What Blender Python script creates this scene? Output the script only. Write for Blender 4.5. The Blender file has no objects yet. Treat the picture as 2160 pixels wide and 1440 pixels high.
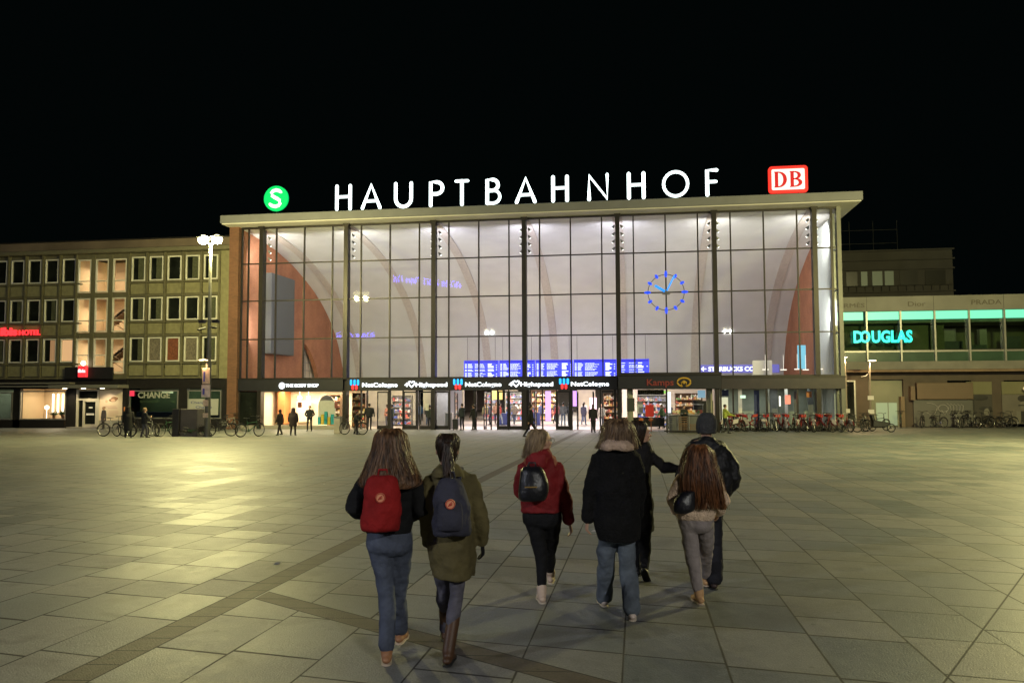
import bpy, bmesh, math, random
from mathutils import Vector, Matrix, Euler, noise
R = math.radians
random.seed(7)
sc = bpy.context.scene
col = sc.collection

# ---------------------------------------------------------------- camera
cam = bpy.data.cameras.new('camera'); cam.sensor_width = 36; cam.lens = 28.86; cam.clip_end = 1500; cam.clip_start = 0.1
co = bpy.data.objects.new('camera', cam); col.objects.link(co); sc.camera = co
TH, PS, RO = 0.1515, 0.0619, -0.0034
F = Vector((-math.sin(TH)*math.cos(PS), math.cos(TH)*math.cos(PS), math.sin(PS)))
Rv = Vector((math.cos(TH), math.sin(TH), 0)); U = Rv.cross(F)
R2 = Rv*math.cos(RO) + U*math.sin(RO); U2 = -Rv*math.sin(RO) + U*math.cos(RO)
mm = Matrix((R2, U2, -F)).transposed().to_4x4(); mm.translation = (26.26, -56.85, 2.6); co.matrix_world = mm

# ---------------------------------------------------------------- world: night sky over a city
w = bpy.data.worlds.new('World'); sc.world = w; w.use_nodes = True
nt = w.node_tree; bg = nt.nodes['Background']
bg.inputs['Color'].default_value = (0.30, 0.62, 0.60, 1); bg.inputs['Strength'].default_value = 0.0024
sc.view_settings.view_transform = 'Standard'; sc.view_settings.look = 'None'
sc.view_settings.exposure = 0; sc.view_settings.gamma = 1
sc.cycles.use_denoising = True
sc.cycles.caustics_reflective = False; sc.cycles.caustics_refractive = False
sc.cycles.sample_clamp_indirect = 3; sc.cycles.sample_clamp_direct = 0
sc.cycles.max_bounces = 7; sc.cycles.diffuse_bounces = 3; sc.cycles.glossy_bounces = 3
sc.cycles.transparent_max_bounces = 24; sc.cycles.transmission_bounces = 4

# ---------------------------------------------------------------- materials
MATS = {}
def mat(name, c, rough=.6, metal=0, var=0.0, vs=3.0, bump=0.0, bs=20.0, spec=.5, sheen=0, coat=0):
    if name in MATS: return MATS[name]
    m = bpy.data.materials.new(name); m.use_nodes = True; n = m.node_tree; b = n.nodes['Principled BSDF']
    b.inputs['Base Color'].default_value = (*c, 1); b.inputs['Roughness'].default_value = rough
    b.inputs['Metallic'].default_value = metal; b.inputs['Specular IOR Level'].default_value = spec
    if sheen: b.inputs['Sheen Weight'].default_value = sheen
    if coat: b.inputs['Coat Weight'].default_value = coat
    tc = n.nodes.new('ShaderNodeTexCoord')
    if var:
        t = n.nodes.new('ShaderNodeTexNoise'); t.inputs['Scale'].default_value = vs; t.inputs['Detail'].default_value = 5
        n.links.new(tc.outputs['Object'], t.inputs['Vector'])
        mr = n.nodes.new('ShaderNodeMapRange'); mr.inputs[1].default_value = .3; mr.inputs[2].default_value = .7
        mr.inputs[3].default_value = 1-var; mr.inputs[4].default_value = 1+var
        n.links.new(t.outputs['Fac'], mr.inputs[0])
        mx = n.nodes.new('ShaderNodeVectorMath'); mx.operation = 'SCALE'; mx.inputs[0].default_value = c
        n.links.new(mr.outputs[0], mx.inputs['Scale']); n.links.new(mx.outputs[0], b.inputs['Base Color'])
    if bump:
        t = n.nodes.new('ShaderNodeTexNoise'); t.inputs['Scale'].default_value = bs; t.inputs['Detail'].default_value = 4
        n.links.new(tc.outputs['Object'], t.inputs['Vector'])
        bn = n.nodes.new('ShaderNodeBump'); bn.inputs['Strength'].default_value = bump; bn.inputs['Distance'].default_value = .02
        n.links.new(t.outputs['Fac'], bn.inputs['Height']); n.links.new(bn.outputs[0], b.inputs['Normal'])
    MATS[name] = m; return m
def emit(name, c, s, var=0):
    if name in MATS: return MATS[name]
    m = bpy.data.materials.new(name); m.use_nodes = True; n = m.node_tree; b = n.nodes['Principled BSDF']
    b.inputs['Base Color'].default_value = (c[0]*.3, c[1]*.3, c[2]*.3, 1); b.inputs['Roughness'].default_value = .4
    b.inputs['Emission Color'].default_value = (*c, 1); b.inputs['Emission Strength'].default_value = s
    MATS[name] = m; return m
def glassmat(name, tint=(1, 1, 1), refl=1.0):
    m = bpy.data.materials.new(name); m.use_nodes = True; n = m.node_tree
    for x in list(n.nodes):
        if x.type != 'OUTPUT_MATERIAL': n.nodes.remove(x)
    out = n.nodes[0]
    tr = n.nodes.new('ShaderNodeBsdfTransparent'); tr.inputs[0].default_value = (*tint, 1)
    gl = n.nodes.new('ShaderNodeBsdfGlossy'); gl.inputs['Roughness'].default_value = .02
    fr = n.nodes.new('ShaderNodeFresnel'); fr.inputs[0].default_value = 1.5
    mu = n.nodes.new('ShaderNodeMath'); mu.operation = 'MULTIPLY'; mu.inputs[1].default_value = refl
    mx = n.nodes.new('ShaderNodeMixShader')
    n.links.new(fr.outputs[0], mu.inputs[0]); n.links.new(mu.outputs[0], mx.inputs[0])
    n.links.new(tr.outputs[0], mx.inputs[1]); n.links.new(gl.outputs[0], mx.inputs[2]); n.links.new(mx.outputs[0], out.inputs[0])
    MATS[name] = m; return m

def goodsmat(name, cols, scale, rough=.5, em=0.0):
    """small goods: every cell its own flat colour"""
    m = bpy.data.materials.new(name); m.use_nodes = True; n = m.node_tree; b = n.nodes['Principled BSDF']
    tc = n.nodes.new('ShaderNodeTexCoord'); v = n.nodes.new('ShaderNodeTexVoronoi'); v.inputs['Scale'].default_value = scale
    n.links.new(tc.outputs['Object'], v.inputs['Vector'])
    sp = n.nodes.new('ShaderNodeSeparateColor'); n.links.new(v.outputs['Color'], sp.inputs[0])
    cr = n.nodes.new('ShaderNodeValToRGB'); cr.color_ramp.interpolation = 'CONSTANT'
    e = cr.color_ramp.elements
    e[0].color = (*cols[0], 1); e[1].position = 1/len(cols); e[1].color = (*cols[1], 1)
    for i in range(2, len(cols)):
        k = e.new(i/len(cols)); k.color = (*cols[i], 1)
    n.links.new(sp.outputs[0], cr.inputs[0]); n.links.new(cr.outputs[0], b.inputs['Base Color'])
    b.inputs['Roughness'].default_value = rough
    MATS[name] = m; return m

def brickmat(name, c1, c2, mortar, bw=.25, bh=.075, rough=.8, axis='XZ'):
    m = bpy.data.materials.new(name); m.use_nodes = True; n = m.node_tree; b = n.nodes['Principled BSDF']
    g = n.nodes.new('ShaderNodeNewGeometry'); s = n.nodes.new('ShaderNodeSeparateXYZ'); n.links.new(g.outputs['Position'], s.inputs[0])
    cb = n.nodes.new('ShaderNodeCombineXYZ')
    n.links.new(s.outputs['X' if axis == 'XZ' else 'Y'], cb.inputs[0]); n.links.new(s.outputs['Z'], cb.inputs[1])
    br = n.nodes.new('ShaderNodeTexBrick'); br.inputs['Scale'].default_value = 1; br.inputs['Brick Width'].default_value = bw
    br.inputs['Row Height'].default_value = bh; br.inputs['Mortar Size'].default_value = .006
    br.inputs['Color1'].default_value = (*c1, 1); br.inputs['Color2'].default_value = (*c2, 1); br.inputs['Mortar'].default_value = (*mortar, 1)
    n.links.new(cb.outputs[0], br.inputs['Vector'])
    t = n.nodes.new('ShaderNodeTexNoise'); t.inputs['Scale'].default_value = .8; t.inputs['Detail'].default_value = 4
    n.links.new(g.outputs['Position'], t.inputs['Vector'])
    mr = n.nodes.new('ShaderNodeMapRange'); mr.inputs[1].default_value = .3; mr.inputs[2].default_value = .7; mr.inputs[3].default_value = .82; mr.inputs[4].default_value = 1.15
    n.links.new(t.outputs['Fac'], mr.inputs[0])
    vm = n.nodes.new('ShaderNodeVectorMath'); vm.operation = 'SCALE'
    n.links.new(br.outputs['Color'], vm.inputs[0]); n.links.new(mr.outputs[0], vm.inputs['Scale']); n.links.new(vm.outputs[0], b.inputs['Base Color'])
    bp = n.nodes.new('ShaderNodeBump'); bp.inputs['Strength'].default_value = .4; bp.inputs['Distance'].default_value = .01; bp.invert = True
    n.links.new(br.outputs['Fac'], bp.inputs['Height']); n.links.new(bp.outputs[0], b.inputs['Normal'])
    b.inputs['Roughness'].default_value = rough
    MATS[name] = m; return m

# ---------------------------------------------------------------- mesh helpers
class MB:
    def __init__(s): s.v = []; s.f = []
    def add(s, vs, fs):
        o = len(s.v); s.v += [tuple(p) for p in vs]; s.f += [tuple(i+o for i in f) for f in fs]; return s
    def box(s, x0, x1, y0, y1, z0, z1):
        if x0 > x1: x0, x1 = x1, x0
        if y0 > y1: y0, y1 = y1, y0
        if z0 > z1: z0, z1 = z1, z0
        v = [(x, y, z) for z in (z0, z1) for y in (y0, y1) for x in (x0, x1)]
        return s.add(v, [(0, 2, 3, 1), (4, 5, 7, 6), (0, 1, 5, 4), (2, 6, 7, 3), (0, 4, 6, 2), (1, 3, 7, 5)])
    def quad(s, a, b, c, d): return s.add([a, b, c, d], [(0, 1, 2, 3)])
    def prism(s, pts, y0, y1):
        """polygon in x,z pushed along y"""
        n = len(pts); v = [(x, y0, z) for x, z in pts] + [(x, y1, z) for x, z in pts]
        f = [tuple(range(n)), tuple(range(2*n-1, n-1, -1))] + [(i, i+n, (i+1) % n+n, (i+1) % n) for i in range(n)]
        return s.add(v, f)
    def tube(s, pts, rad, seg=8, ell=1.0, up=None, cap=True):
        """path of points with radii (scalar or list), closed with rounded ends; ell flattens along the second axis"""
        P = [Vector(p) for p in pts]; n = len(P)
        rr = [rad]*n if isinstance(rad, (int, float)) else list(rad)
        if cap:
            d0 = (P[0]-P[1]).normalized(); d1 = (P[-1]-P[-2]).normalized()
            P = [P[0]+d0*rr[0]*.95, P[0]+d0*rr[0]*.6] + P + [P[-1]+d1*rr[-1]*.6, P[-1]+d1*rr[-1]*.95]
            rr = [rr[0]*.25, rr[0]*.78] + rr + [rr[-1]*.78, rr[-1]*.25]; n += 4
        rings = []; pu = Vector(up) if up else None
        for i in range(n):
            t = (P[min(i+1, n-1)]-P[max(i-1, 0)])
            t = t.normalized() if t.length > 1e-9 else Vector((0, 0, 1))
            if pu is None:
                a = Vector((1, 0, 0)) if abs(t.x) < .8 else Vector((0, 1, 0)); pu = a
            a = pu - t*pu.dot(t)
            a = a.normalized() if a.length > 1e-6 else t.orthogonal().normalized()
            if not up: pu = a
            b = t.cross(a)
            rings.append([P[i] + a*math.cos(2*math.pi*k/seg)*rr[i] + b*math.sin(2*math.pi*k/seg)*rr[i]*ell for k in range(seg)])
        v = [p for r in rings for p in r]; f = []
        for i in range(n-1):
            for k in range(seg):
                k2 = (k+1) % seg; f.append((i*seg+k, i*seg+k2, (i+1)*seg+k2, (i+1)*seg+k))
        f.append(tuple(range(seg-1, -1, -1))); f.append(tuple((n-1)*seg+k for k in range(seg)))
        return s.add(v, f)
    def rings(s, rg, seg=20, yfun=None):
        """stack of horizontal ellipses (cx, cy, cz, rx, ry), smoothly interpolated"""
        out = []
        for i in range(len(rg)-1):
            p0 = rg[max(i-1, 0)]; p1 = rg[i]; p2 = rg[i+1]; p3 = rg[min(i+2, len(rg)-1)]
            for q in range(4):
                t = q/4; out.append([.5*((2*b)+(c-a)*t+(2*a-5*b+4*c-d)*t*t+(3*b-a-3*c+d)*t**3) for a, b, c, d in zip(p0, p1, p2, p3)])
        out.append(list(rg[-1])); n = len(out)
        v = [(c[0]+max(c[3], .005)*math.cos(2*math.pi*k/seg), c[1]+max(c[4], .005)*math.sin(2*math.pi*k/seg), c[2]) for c in out for k in range(seg)]
        f = []
        for i in range(n-1):
            for k in range(seg):
                k2 = (k+1) % seg; f.append((i*seg+k, i*seg+k2, (i+1)*seg+k2, (i+1)*seg+k))
        f.append(tuple(range(seg-1, -1, -1))); f.append(tuple((n-1)*seg+k for k in range(seg)))
        return s.add(v, f)
    def ball(s, c, r, seg=12, rot=None):
        r = (r, r, r) if isinstance(r, (int, float)) else r; h = seg//2; v = []; f = []
        for i in range(1, h):
            a = math.pi*i/h
            for k in range(seg):
                b = 2*math.pi*k/seg; v.append(Vector((r[0]*math.sin(a)*math.cos(b), r[1]*math.sin(a)*math.sin(b), r[2]*math.cos(a))))
        v += [Vector((0, 0, r[2])), Vector((0, 0, -r[2]))]; T = len(v)-2
        for i in range(h-2):
            for k in range(seg):
                k2 = (k+1) % seg; f.append((i*seg+k, (i+1)*seg+k, (i+1)*seg+k2, i*seg+k2))
        for k in range(seg):
            k2 = (k+1) % seg; f.append((T, k, k2)); f.append((T+1, (h-2)*seg+k2, (h-2)*seg+k))
        if rot is not None: v = [rot @ p for p in v]
        c = Vector(c); return s.add([p+c for p in v], f)
    def torus(s, c, Rr, r, axis='Y', seg=28, s2=6):
        v = []; f = []
        for i in range(seg):
            a = 2*math.pi*i/seg
            for k in range(s2):
                b = 2*math.pi*k/s2; q = Rr+r*math.cos(b); p = (q*math.cos(a), r*math.sin(b), q*math.sin(a))
                if axis == 'Z': p = (p[0], p[2], p[1])
                if axis == 'X': p = (p[1], p[0], p[2])
                v.append((c[0]+p[0], c[1]+p[1], c[2]+p[2]))
        for i in range(seg):
            for k in range(s2):
                i2 = (i+1) % seg; k2 = (k+1) % s2; f.append((i*s2+k, i2*s2+k, i2*s2+k2, i*s2+k2))
        return s.add(v, f)
    def build(s, name, m, parent=None, smooth=False, bevel=0, off=None):
        me = bpy.data.meshes.new(name)
        o = bpy.data.objects.new(name, me); col.objects.link(o)
        d = Vector((0, 0, 0))
        if parent is not None:
            o.parent = parent
            d = Vector(off) if off is not None else Vector(parent.get('_w', (0, 0, 0)))
        elif off is not None: d = Vector(off); o.location = d
        me.from_pydata([(a-d.x, b-d.y, c-d.z) for a, b, c in s.v], [], s.f)
        bm = bmesh.new(); bm.from_mesh(me); bmesh.ops.recalc_face_normals(bm, faces=bm.faces); bm.to_mesh(me); bm.free()
        o['_w'] = (d.x, d.y, d.z)
        if m: me.materials.append(m)
        if smooth:
            for p in me.polygons: p.use_smooth = True
        if bevel:
            b = o.modifiers.new('bevel', 'BEVEL'); b.width = bevel; b.segments = 1; b.limit_method = 'ANGLE'
        return o
def tag(o, label=None, cat=None, group=None, kind=None):
    if label: o['label'] = label
    if cat: o['category'] = cat
    if group: o['group'] = group
    if kind: o['kind'] = kind
    return o
def empty(name, loc, label=None, cat=None, group=None, rz=0, w=True):
    o = bpy.data.objects.new(name, None); col.objects.link(o); o.location = loc; o.rotation_euler = (0, 0, rz); o.empty_display_size = .2
    o['_w'] = tuple(loc) if w else (0, 0, 0)
    return tag(o, label, cat, group)
def copy_tree(o, parent=None):
    c = o.copy(); col.objects.link(c); c.parent = parent
    for ch in list(o.children): copy_tree(ch, c)
    return c
def text(name, body, x0, x1, z, h, y, m, parent, bold=0.0, ext=.03, cap=.73, shear=0):
    """lettering of cap height h whose baseline is z, from x0 to x1, facing the square"""
    cu = bpy.data.curves.new(name, 'FONT'); cu.body = body; cu.extrude = ext; cu.offset = bold; cu.shear = shear
    cu.resolution_u = 3
    tmp = bpy.data.objects.new(name, cu); col.objects.link(tmp); cu.materials.append(m)
    bpy.context.view_layer.update()
    me = bpy.data.meshes.new_from_object(tmp); bpy.data.objects.remove(tmp)
    me.name = name; o = bpy.data.objects.new(name, me); col.objects.link(o)
    bb = [v.co for v in me.vertices]; wd = max(b.x for b in bb)-min(b.x for b in bb); mn = min(b.x for b in bb)
    sz = h/cap; sx = (x1-x0)/max(wd, 1e-4)
    o.rotation_euler = (R(90), 0, 0); o.scale = (sx, sz, 1)
    d = Vector(parent.get('_w', (0, 0, 0))) if parent else Vector((0, 0, 0))
    o.location = (x0-mn*sx-d.x, y-d.y, z-d.z)
    if parent: o.parent = parent
    return o
def area(loc, rot, sx, sy, power, c=(1, 1, 1), spread=None):
    l = bpy.data.lights.new('area_light', 'AREA'); l.shape = 'RECTANGLE'; l.size = sx; l.size_y = sy; l.energy = power; l.color = c
    if spread: l.spread = spread
    o = bpy.data.objects.new('area_light', l); col.objects.link(o); o.location = loc; o.rotation_euler = rot; return o
def point(loc, power, c, r=.12):
    l = bpy.data.lights.new('point_light', 'POINT'); l.energy = power; l.color = c; l.shadow_soft_size = r
    o = bpy.data.objects.new('point_light', l); col.objects.link(o); o.location = loc; return o
def spot(loc, to, power, c, ang=120, blend=.6, r=.1):
    l = bpy.data.lights.new('spot_light', 'SPOT'); l.energy = power; l.color = c; l.shadow_soft_size = r; l.spot_size = R(ang); l.spot_blend = blend
    o = bpy.data.objects.new('spot_light', l); col.objects.link(o); o.location = loc
    o.rotation_euler = (Vector(to)-Vector(loc)).to_track_quat('-Z', 'Y').to_euler(); return o

P = 2.1742                      # width of one pane of the glass front
ZT, Z1, Z2, Z3, Z4 = 14.76, 12.16, 9.39, 6.55, 3.62
M = dict(
    dark=mat('dark_metal', (.022, .02, .017), .45, .3, .2, 4), mullion=mat('bronze_metal', (.028, .024, .019), .45, .5, .15, 3),
    alu=mat('pale_metal', (.35, .34, .31), .4, .6, .1, 3), white=mat('white_paint', (.72, .70, .66), .6, 0, .06, 2),
    roof=mat('roof_sheet', (.165, .168, .175), .6, 0, .08, 1.2), soffit=mat('soffit_board', (.55, .53, .48), .7, 0, .05, 1),
    vault=mat('white_shell', (.66, .645, .625), .85, 0, .05, .7, .15, 3), rib=mat('brown_rib', (.55, .49, .445), .85, 0, .12, 6),
    band=mat('black_sign_band', (.010, .010, .013), .5, 0, .2, 3), bandb=mat('brown_sign_band', (.026, .018, .014), .4, 0, .25, 2),
    glass=glassmat('clear_glass', (.93, .95, .95), .5), glass2=glassmat('green_glass', (.62, .72, .62), 1.2),
    floor=mat('hall_floor', (.38, .33, .28), .28, 0, .08, 2), cream=mat('cream_wall', (.72, .62, .47), .7, 0, .05, 2),
    grey=mat('grey_panel', (.13, .135, .14), .6, 0, .12, 2), concrete=mat('concrete', (.33, .30, .26), .8, 0, .15, 2, .3, 12),
    green=mat('olive_panel', (.205, .19, .10), .6, 0, .16, 3, .25, 10), frame=mat('window_white', (.60, .58, .50), .5, 0, .05, 3),
    olive=mat('olive_mullion', (.115, .105, .06), .6, 0, .15, 3), void=mat('dark_glass', (.010, .012, .010), .12, 0, .5, 1.2),
    curt=mat('pale_curtain', (.45, .36, .24), .9, 0, .15, 6), red=mat('red_paint', (.45, .02, .02), .4, 0, .1, 3),
    blackm=mat('black_paint', (.012, .012, .013), .5, 0, .3, 4), rubber=mat('rubber', (.014, .014, .014), .8),
    chrome=mat('bare_metal', (.45, .44, .42), .3, .9, .1, 5), wood=mat('brown_wood', (.16, .09, .045), .6, 0, .2, 4),
    paper=mat('white_paper', (.65, .62, .58), .8, 0, .05, 6), blue=mat('blue_panel', (.03, .04, .16), .5, 0, .1, 3),
    orange=mat('orange_panel', (.62, .22, .07), .6, 0, .05, 3), teal=mat('teal_display', (.03, .36, .42), .5, 0, .1, 4),
    yellow=mat('yellow_display', (.70, .50, .06), .5, 0, .1, 4), plant=mat('plant_leaf', (.03, .09, .02), .6, 0, .3, 8),
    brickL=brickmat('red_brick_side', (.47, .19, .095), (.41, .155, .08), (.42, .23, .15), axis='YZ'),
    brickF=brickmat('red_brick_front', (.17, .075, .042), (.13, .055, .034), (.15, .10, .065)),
)
W_EM = emit('white_neon', (.84, 1.0, .98), 3.6)

# ================================================================ plaza: stone slabs
SL, Y0 = 0.0135, -3.0
def gz(y): return SL*max(0.0, Y0-y)
def slabmat():
    m = bpy.data.materials.new('stone_slabs'); m.use_nodes = True; n = m.node_tree; b = n.nodes['Principled BSDF']; L = n.links.new
    def N(t, **k):
        q = n.nodes.new('ShaderNode'+t)
        for a, v in k.items(): setattr(q, a, v)
        return q
    def mth(op, a, bb=None, cc=None, clamp=False):
        q = N('Math', operation=op, use_clamp=clamp)
        for i, x in enumerate((a, bb, cc)):
            if x is None: continue
            if isinstance(x, (int, float)): q.inputs[i].default_value = x
            else: L(x, q.inputs[i])
        return q.outputs[0]
    g = N('NewGeometry'); s = N('SeparateXYZ'); L(g.outputs['Position'], s.inputs[0]); x, y = s.outputs[0], s.outputs[1]
    u = mth('DIVIDE', mth('ADD', x, .33), .735); st = mth('FLOOR', u); fr = mth('FRACT', u)
    jx = mth('MULTIPLY', mth('MINIMUM', fr, mth('SUBTRACT', 1.0, fr)), .735)
    wn = N('TexWhiteNoise', noise_dimensions='1D'); L(st, wn.inputs['W'])
    yy = mth('ADD', mth('MULTIPLY', mth('ADD', y, mth('MULTIPLY', x, .16)), 1.2), mth('MULTIPLY', wn.outputs['Value'], 53.0))
    ve = N('TexVoronoi', voronoi_dimensions='1D', feature='DISTANCE_TO_EDGE'); ve.inputs['Scale'].default_value = 1; ve.inputs['Randomness'].default_value = .9; L(yy, ve.inputs['W'])
    vc = N('TexVoronoi', voronoi_dimensions='1D', feature='F1'); vc.inputs['Scale'].default_value = 1; vc.inputs['Randomness'].default_value = .9; L(yy, vc.inputs['W'])
    jy = ve.outputs['Distance']
    jn = N('TexNoise'); jn.inputs['Scale'].default_value = 1.1; jn.inputs['Detail'].default_value = 2; L(g.outputs['Position'], jn.inputs['Vector'])
    jw = mth('MULTIPLY', mth('SUBTRACT', jn.outputs['Fac'], .5), .016)
    jd = mth('ADD', mth('MINIMUM', jx, mth('MULTIPLY', jy, .5)), jw)
    # narrow bands of small dark setts: one straight, one branching off
    bd1 = mth('LESS_THAN', mth('ABSOLUTE', mth('SUBTRACT', x, 22.42)), .135)
    # branch: from (22.6,-49.1) heading (0.85,-0.53)
    t2 = mth('ADD', mth('MULTIPLY', mth('SUBTRACT', x, 22.6), .53), mth('MULTIPLY', mth('ADD', y, 49.12), .848))
    bd2 = mth('MULTIPLY', mth('LESS_THAN', mth('ABSOLUTE', t2), .125), mth('GREATER_THAN', x, 22.58))
    band = mth('MAXIMUM', bd1, bd2)
    # diagonal joint on the right
    t3 = mth('ABSOLUTE', mth('ADD', mth('MULTIPLY', mth('SUBTRACT', x, 30.42), .874), mth('MULTIPLY', mth('ADD', y, 46.96), -.486)))
    e1 = mth('ABSOLUTE', mth('SUBTRACT', mth('ABSOLUTE', mth('SUBTRACT', x, 22.42)), .135))
    e2 = mth('ADD', mth('ABSOLUTE', mth('SUBTRACT', mth('ABSOLUTE', t2), .125)), mth('MULTIPLY', mth('LESS_THAN', x, 22.58), 5.0))
    jb = mth('MULTIPLY', mth('ABSOLUTE', mth('SUBTRACT', mth('FRACT', mth('DIVIDE', mth('ADD', y, mth('MULTIPLY', x, -.1)), .34)), .5)), .34)
    jmain = mth('ADD', mth('MINIMUM', jd, t3), mth('MULTIPLY', band, 5.0))
    jj = mth('MINIMUM', mth('MINIMUM', e1, e2), mth('MINIMUM', jmain, mth('ADD', jb, mth('MULTIPLY', mth('SUBTRACT', 1.0, band), 5.0))))
    mr = N('MapRange'); mr.inputs[1].default_value = .005; mr.inputs[2].default_value = .012; mr.inputs[3].default_value = 1; mr.inputs[4].default_value = 0; L(jj, mr.inputs[0]); joint = mr.outputs[0]
    # each slab: its own tone, gloss and slight tilt
    cb = N('CombineXYZ'); L(st, cb.inputs[0]); L(mth('MULTIPLY', N_out(vc, 'W'), 9.17), cb.inputs[1])
    w2 = N('TexWhiteNoise', noise_dimensions='3D'); L(cb.outputs[0], w2.inputs['Vector']); rnd = w2.outputs['Value']
    n1 = N('TexNoise'); n1.inputs['Scale'].default_value = .5; n1.inputs['Detail'].default_value = 4; L(g.outputs['Position'], n1.inputs['Vector'])
    n2 = N('TexNoise'); n2.inputs['Scale'].default_value = 9; n2.inputs['Detail'].default_value = 7; n2.inputs['Roughness'].default_value = .65; L(g.outputs['Position'], n2.inputs['Vector'])
    n3 = N('TexNoise'); n3.inputs['Scale'].default_value = 75; n3.inputs['Detail'].default_value = 3; L(g.outputs['Position'], n3.inputs['Vector'])
    tone = mth('MULTIPLY', mth('ADD', .82, mth('MULTIPLY', rnd, .30)), mth('MULTIPLY', mth('ADD', .62, mth('MULTIPLY', n1.outputs['Fac'], .7)), mth('ADD', .62, mth('MULTIPLY', n2.outputs['Fac'], .76))))
    tone = mth('MULTIPLY', tone, mth('ADD', .45, mth('MULTIPLY', n3.outputs['Fac'], 1.1)))
    # trodden gum, drips and worn patches
    gv = N('TexVoronoi', feature='F1'); gv.inputs['Scale'].default_value = 3.2; L(g.outputs['Position'], gv.inputs['Vector'])
    gs = N('SeparateColor'); L(gv.outputs['Color'], gs.inputs[0])
    spot_ = mth('MULTIPLY', mth('LESS_THAN', gv.outputs['Distance'], .075), mth('GREATER_THAN', gs.outputs[0], .55))
    tone = mth('MULTIPLY', tone, mth('SUBTRACT', 1.0, mth('MULTIPLY', spot_, .38)))
    n4 = N('TexNoise'); n4.inputs['Scale'].default_value = 1.7; n4.inputs['Detail'].default_value = 6; n4.inputs['Distortion'].default_value = 1.2; L(g.outputs['Position'], n4.inputs['Vector'])
    st4 = N('MapRange'); st4.inputs[1].default_value = .56; st4.inputs[2].default_value = .70; st4.inputs[3].default_value = 1.0; st4.inputs[4].default_value = .72; L(n4.outputs['Fac'], st4.inputs[0])
    tone = mth('MULTIPLY', tone, st4.outputs[0])
    ca = N('Mix', data_type='RGBA'); ca.inputs['A'].default_value = (.178, .198, .192, 1); ca.inputs['B'].default_value = (.205, .197, .178, 1); L(w2.outputs['Value'], ca.inputs['Factor'])
    cbm = N('Mix', data_type='RGBA'); cbm.inputs['B'].default_value = (.080, .062, .046, 1); L(ca.outputs['Result'], cbm.inputs['A']); L(band, cbm.inputs['Factor'])
    sc1 = N('VectorMath', operation='SCALE'); L(cbm.outputs['Result'], sc1.inputs[0]); L(tone, sc1.inputs['Scale'])
    cj = N('Mix', data_type='RGBA'); cj.inputs['B'].default_value = (.018, .016, .012, 1); L(sc1.outputs[0], cj.inputs['A']); L(joint, cj.inputs['Factor'])
    L(cj.outputs['Result'], b.inputs['Base Color'])
    ro = mth('ADD', .37, mth('ADD', mth('MULTIPLY', rnd, .10), mth('MULTIPLY', n2.outputs['Fac'], .22)))
    L(mth('MAXIMUM', mth('MAXIMUM', ro, mth('MULTIPLY', joint, .8)), mth('MULTIPLY', band, .6)), b.inputs['Roughness'])
    b.inputs['Specular IOR Level'].default_value = .68
    h = mth('SUBTRACT', mth('ADD', mth('MULTIPLY', n2.outputs['Fac'], .35), mth('MULTIPLY', n3.outputs['Fac'], .7)), mth('MULTIPLY', joint, .0))
    bp = N('Bump'); bp.inputs['Strength'].default_value = .8; bp.inputs['Distance'].default_value = .007; L(h, bp.inputs['Height'])
    off = N('VectorMath', operation='SUBTRACT'); L(w2.outputs['Color'], off.inputs[0]); off.inputs[1].default_value = (.5, .5, .5)
    o2 = N('VectorMath', operation='MULTIPLY'); L(off.outputs[0], o2.inputs[0]); o2.inputs[1].default_value = (.022, .022, 0)
    ad = N('VectorMath', operation='ADD'); L(bp.outputs[0], ad.inputs[0]); L(o2.outputs[0], ad.inputs[1])
    nm = N('VectorMath', operation='NORMALIZE'); L(ad.outputs[0], nm.inputs[0]); L(nm.outputs[0], b.inputs['Normal'])
    return m
def N_out(node, nm): return node.outputs[nm]
g = MB()
xs = [-160, -60, 0, 20, 40, 80, 200]; ys = [-140, -60, -3, 20, 90, 220]
v = [(x, y, gz(y)) for y in ys for x in xs]; n = len(xs)
g.add(v, [(j*n+i, j*n+i+1, (j+1)*n+i+1, (j+1)*n+i) for j in range(len(ys)-1) for i in range(n-1)])
tag(g.build('plaza_ground', slabmat()), kind='structure')

# ================================================================ station
ST = (18.4, 0, 0)
st = empty('station_building', ST, 'large glass fronted railway station hall with a flat projecting roof and white vault inside', 'station')
XL, XR = -2.78, 39.62
YF = -1.5
PROF = [(0, 14.8), (4.3, 14.42), (7.9, 13.78), (11.2, 12.83), (14.8, 11.4), (17.7, 9.65), (19.8, 7.7), (21.2, 5.5), (22.0, 3.62)]
def prof(k=6):
    out = []; p = PROF
    for i in range(len(p)-1):
        a, b, c, d = p[max(i-1, 0)], p[i], p[i+1], p[min(i+2, len(p)-1)]
        for q in range(k):
            t = q/k; out.append(tuple(.5*((2*b[j])+(c[j]-a[j])*t+(2*a[j]-5*b[j]+4*c[j]-d[j])*t*t+(3*b[j]-a[j]-3*c[j]+d[j])*t**3) for j in (0, 1)))
    out.append(p[-1]); return out
PR = prof()
m = MB(); m.box(-3.72, 40.86, YF, 9, 14.98, 15.56); m.build('roof', M['roof'], st, bevel=.03)
m = MB(); m.box(-3.62, 40.76, YF+.1, 9, 14.90, 14.978); m.build('soffit', M['soffit'], st)
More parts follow.
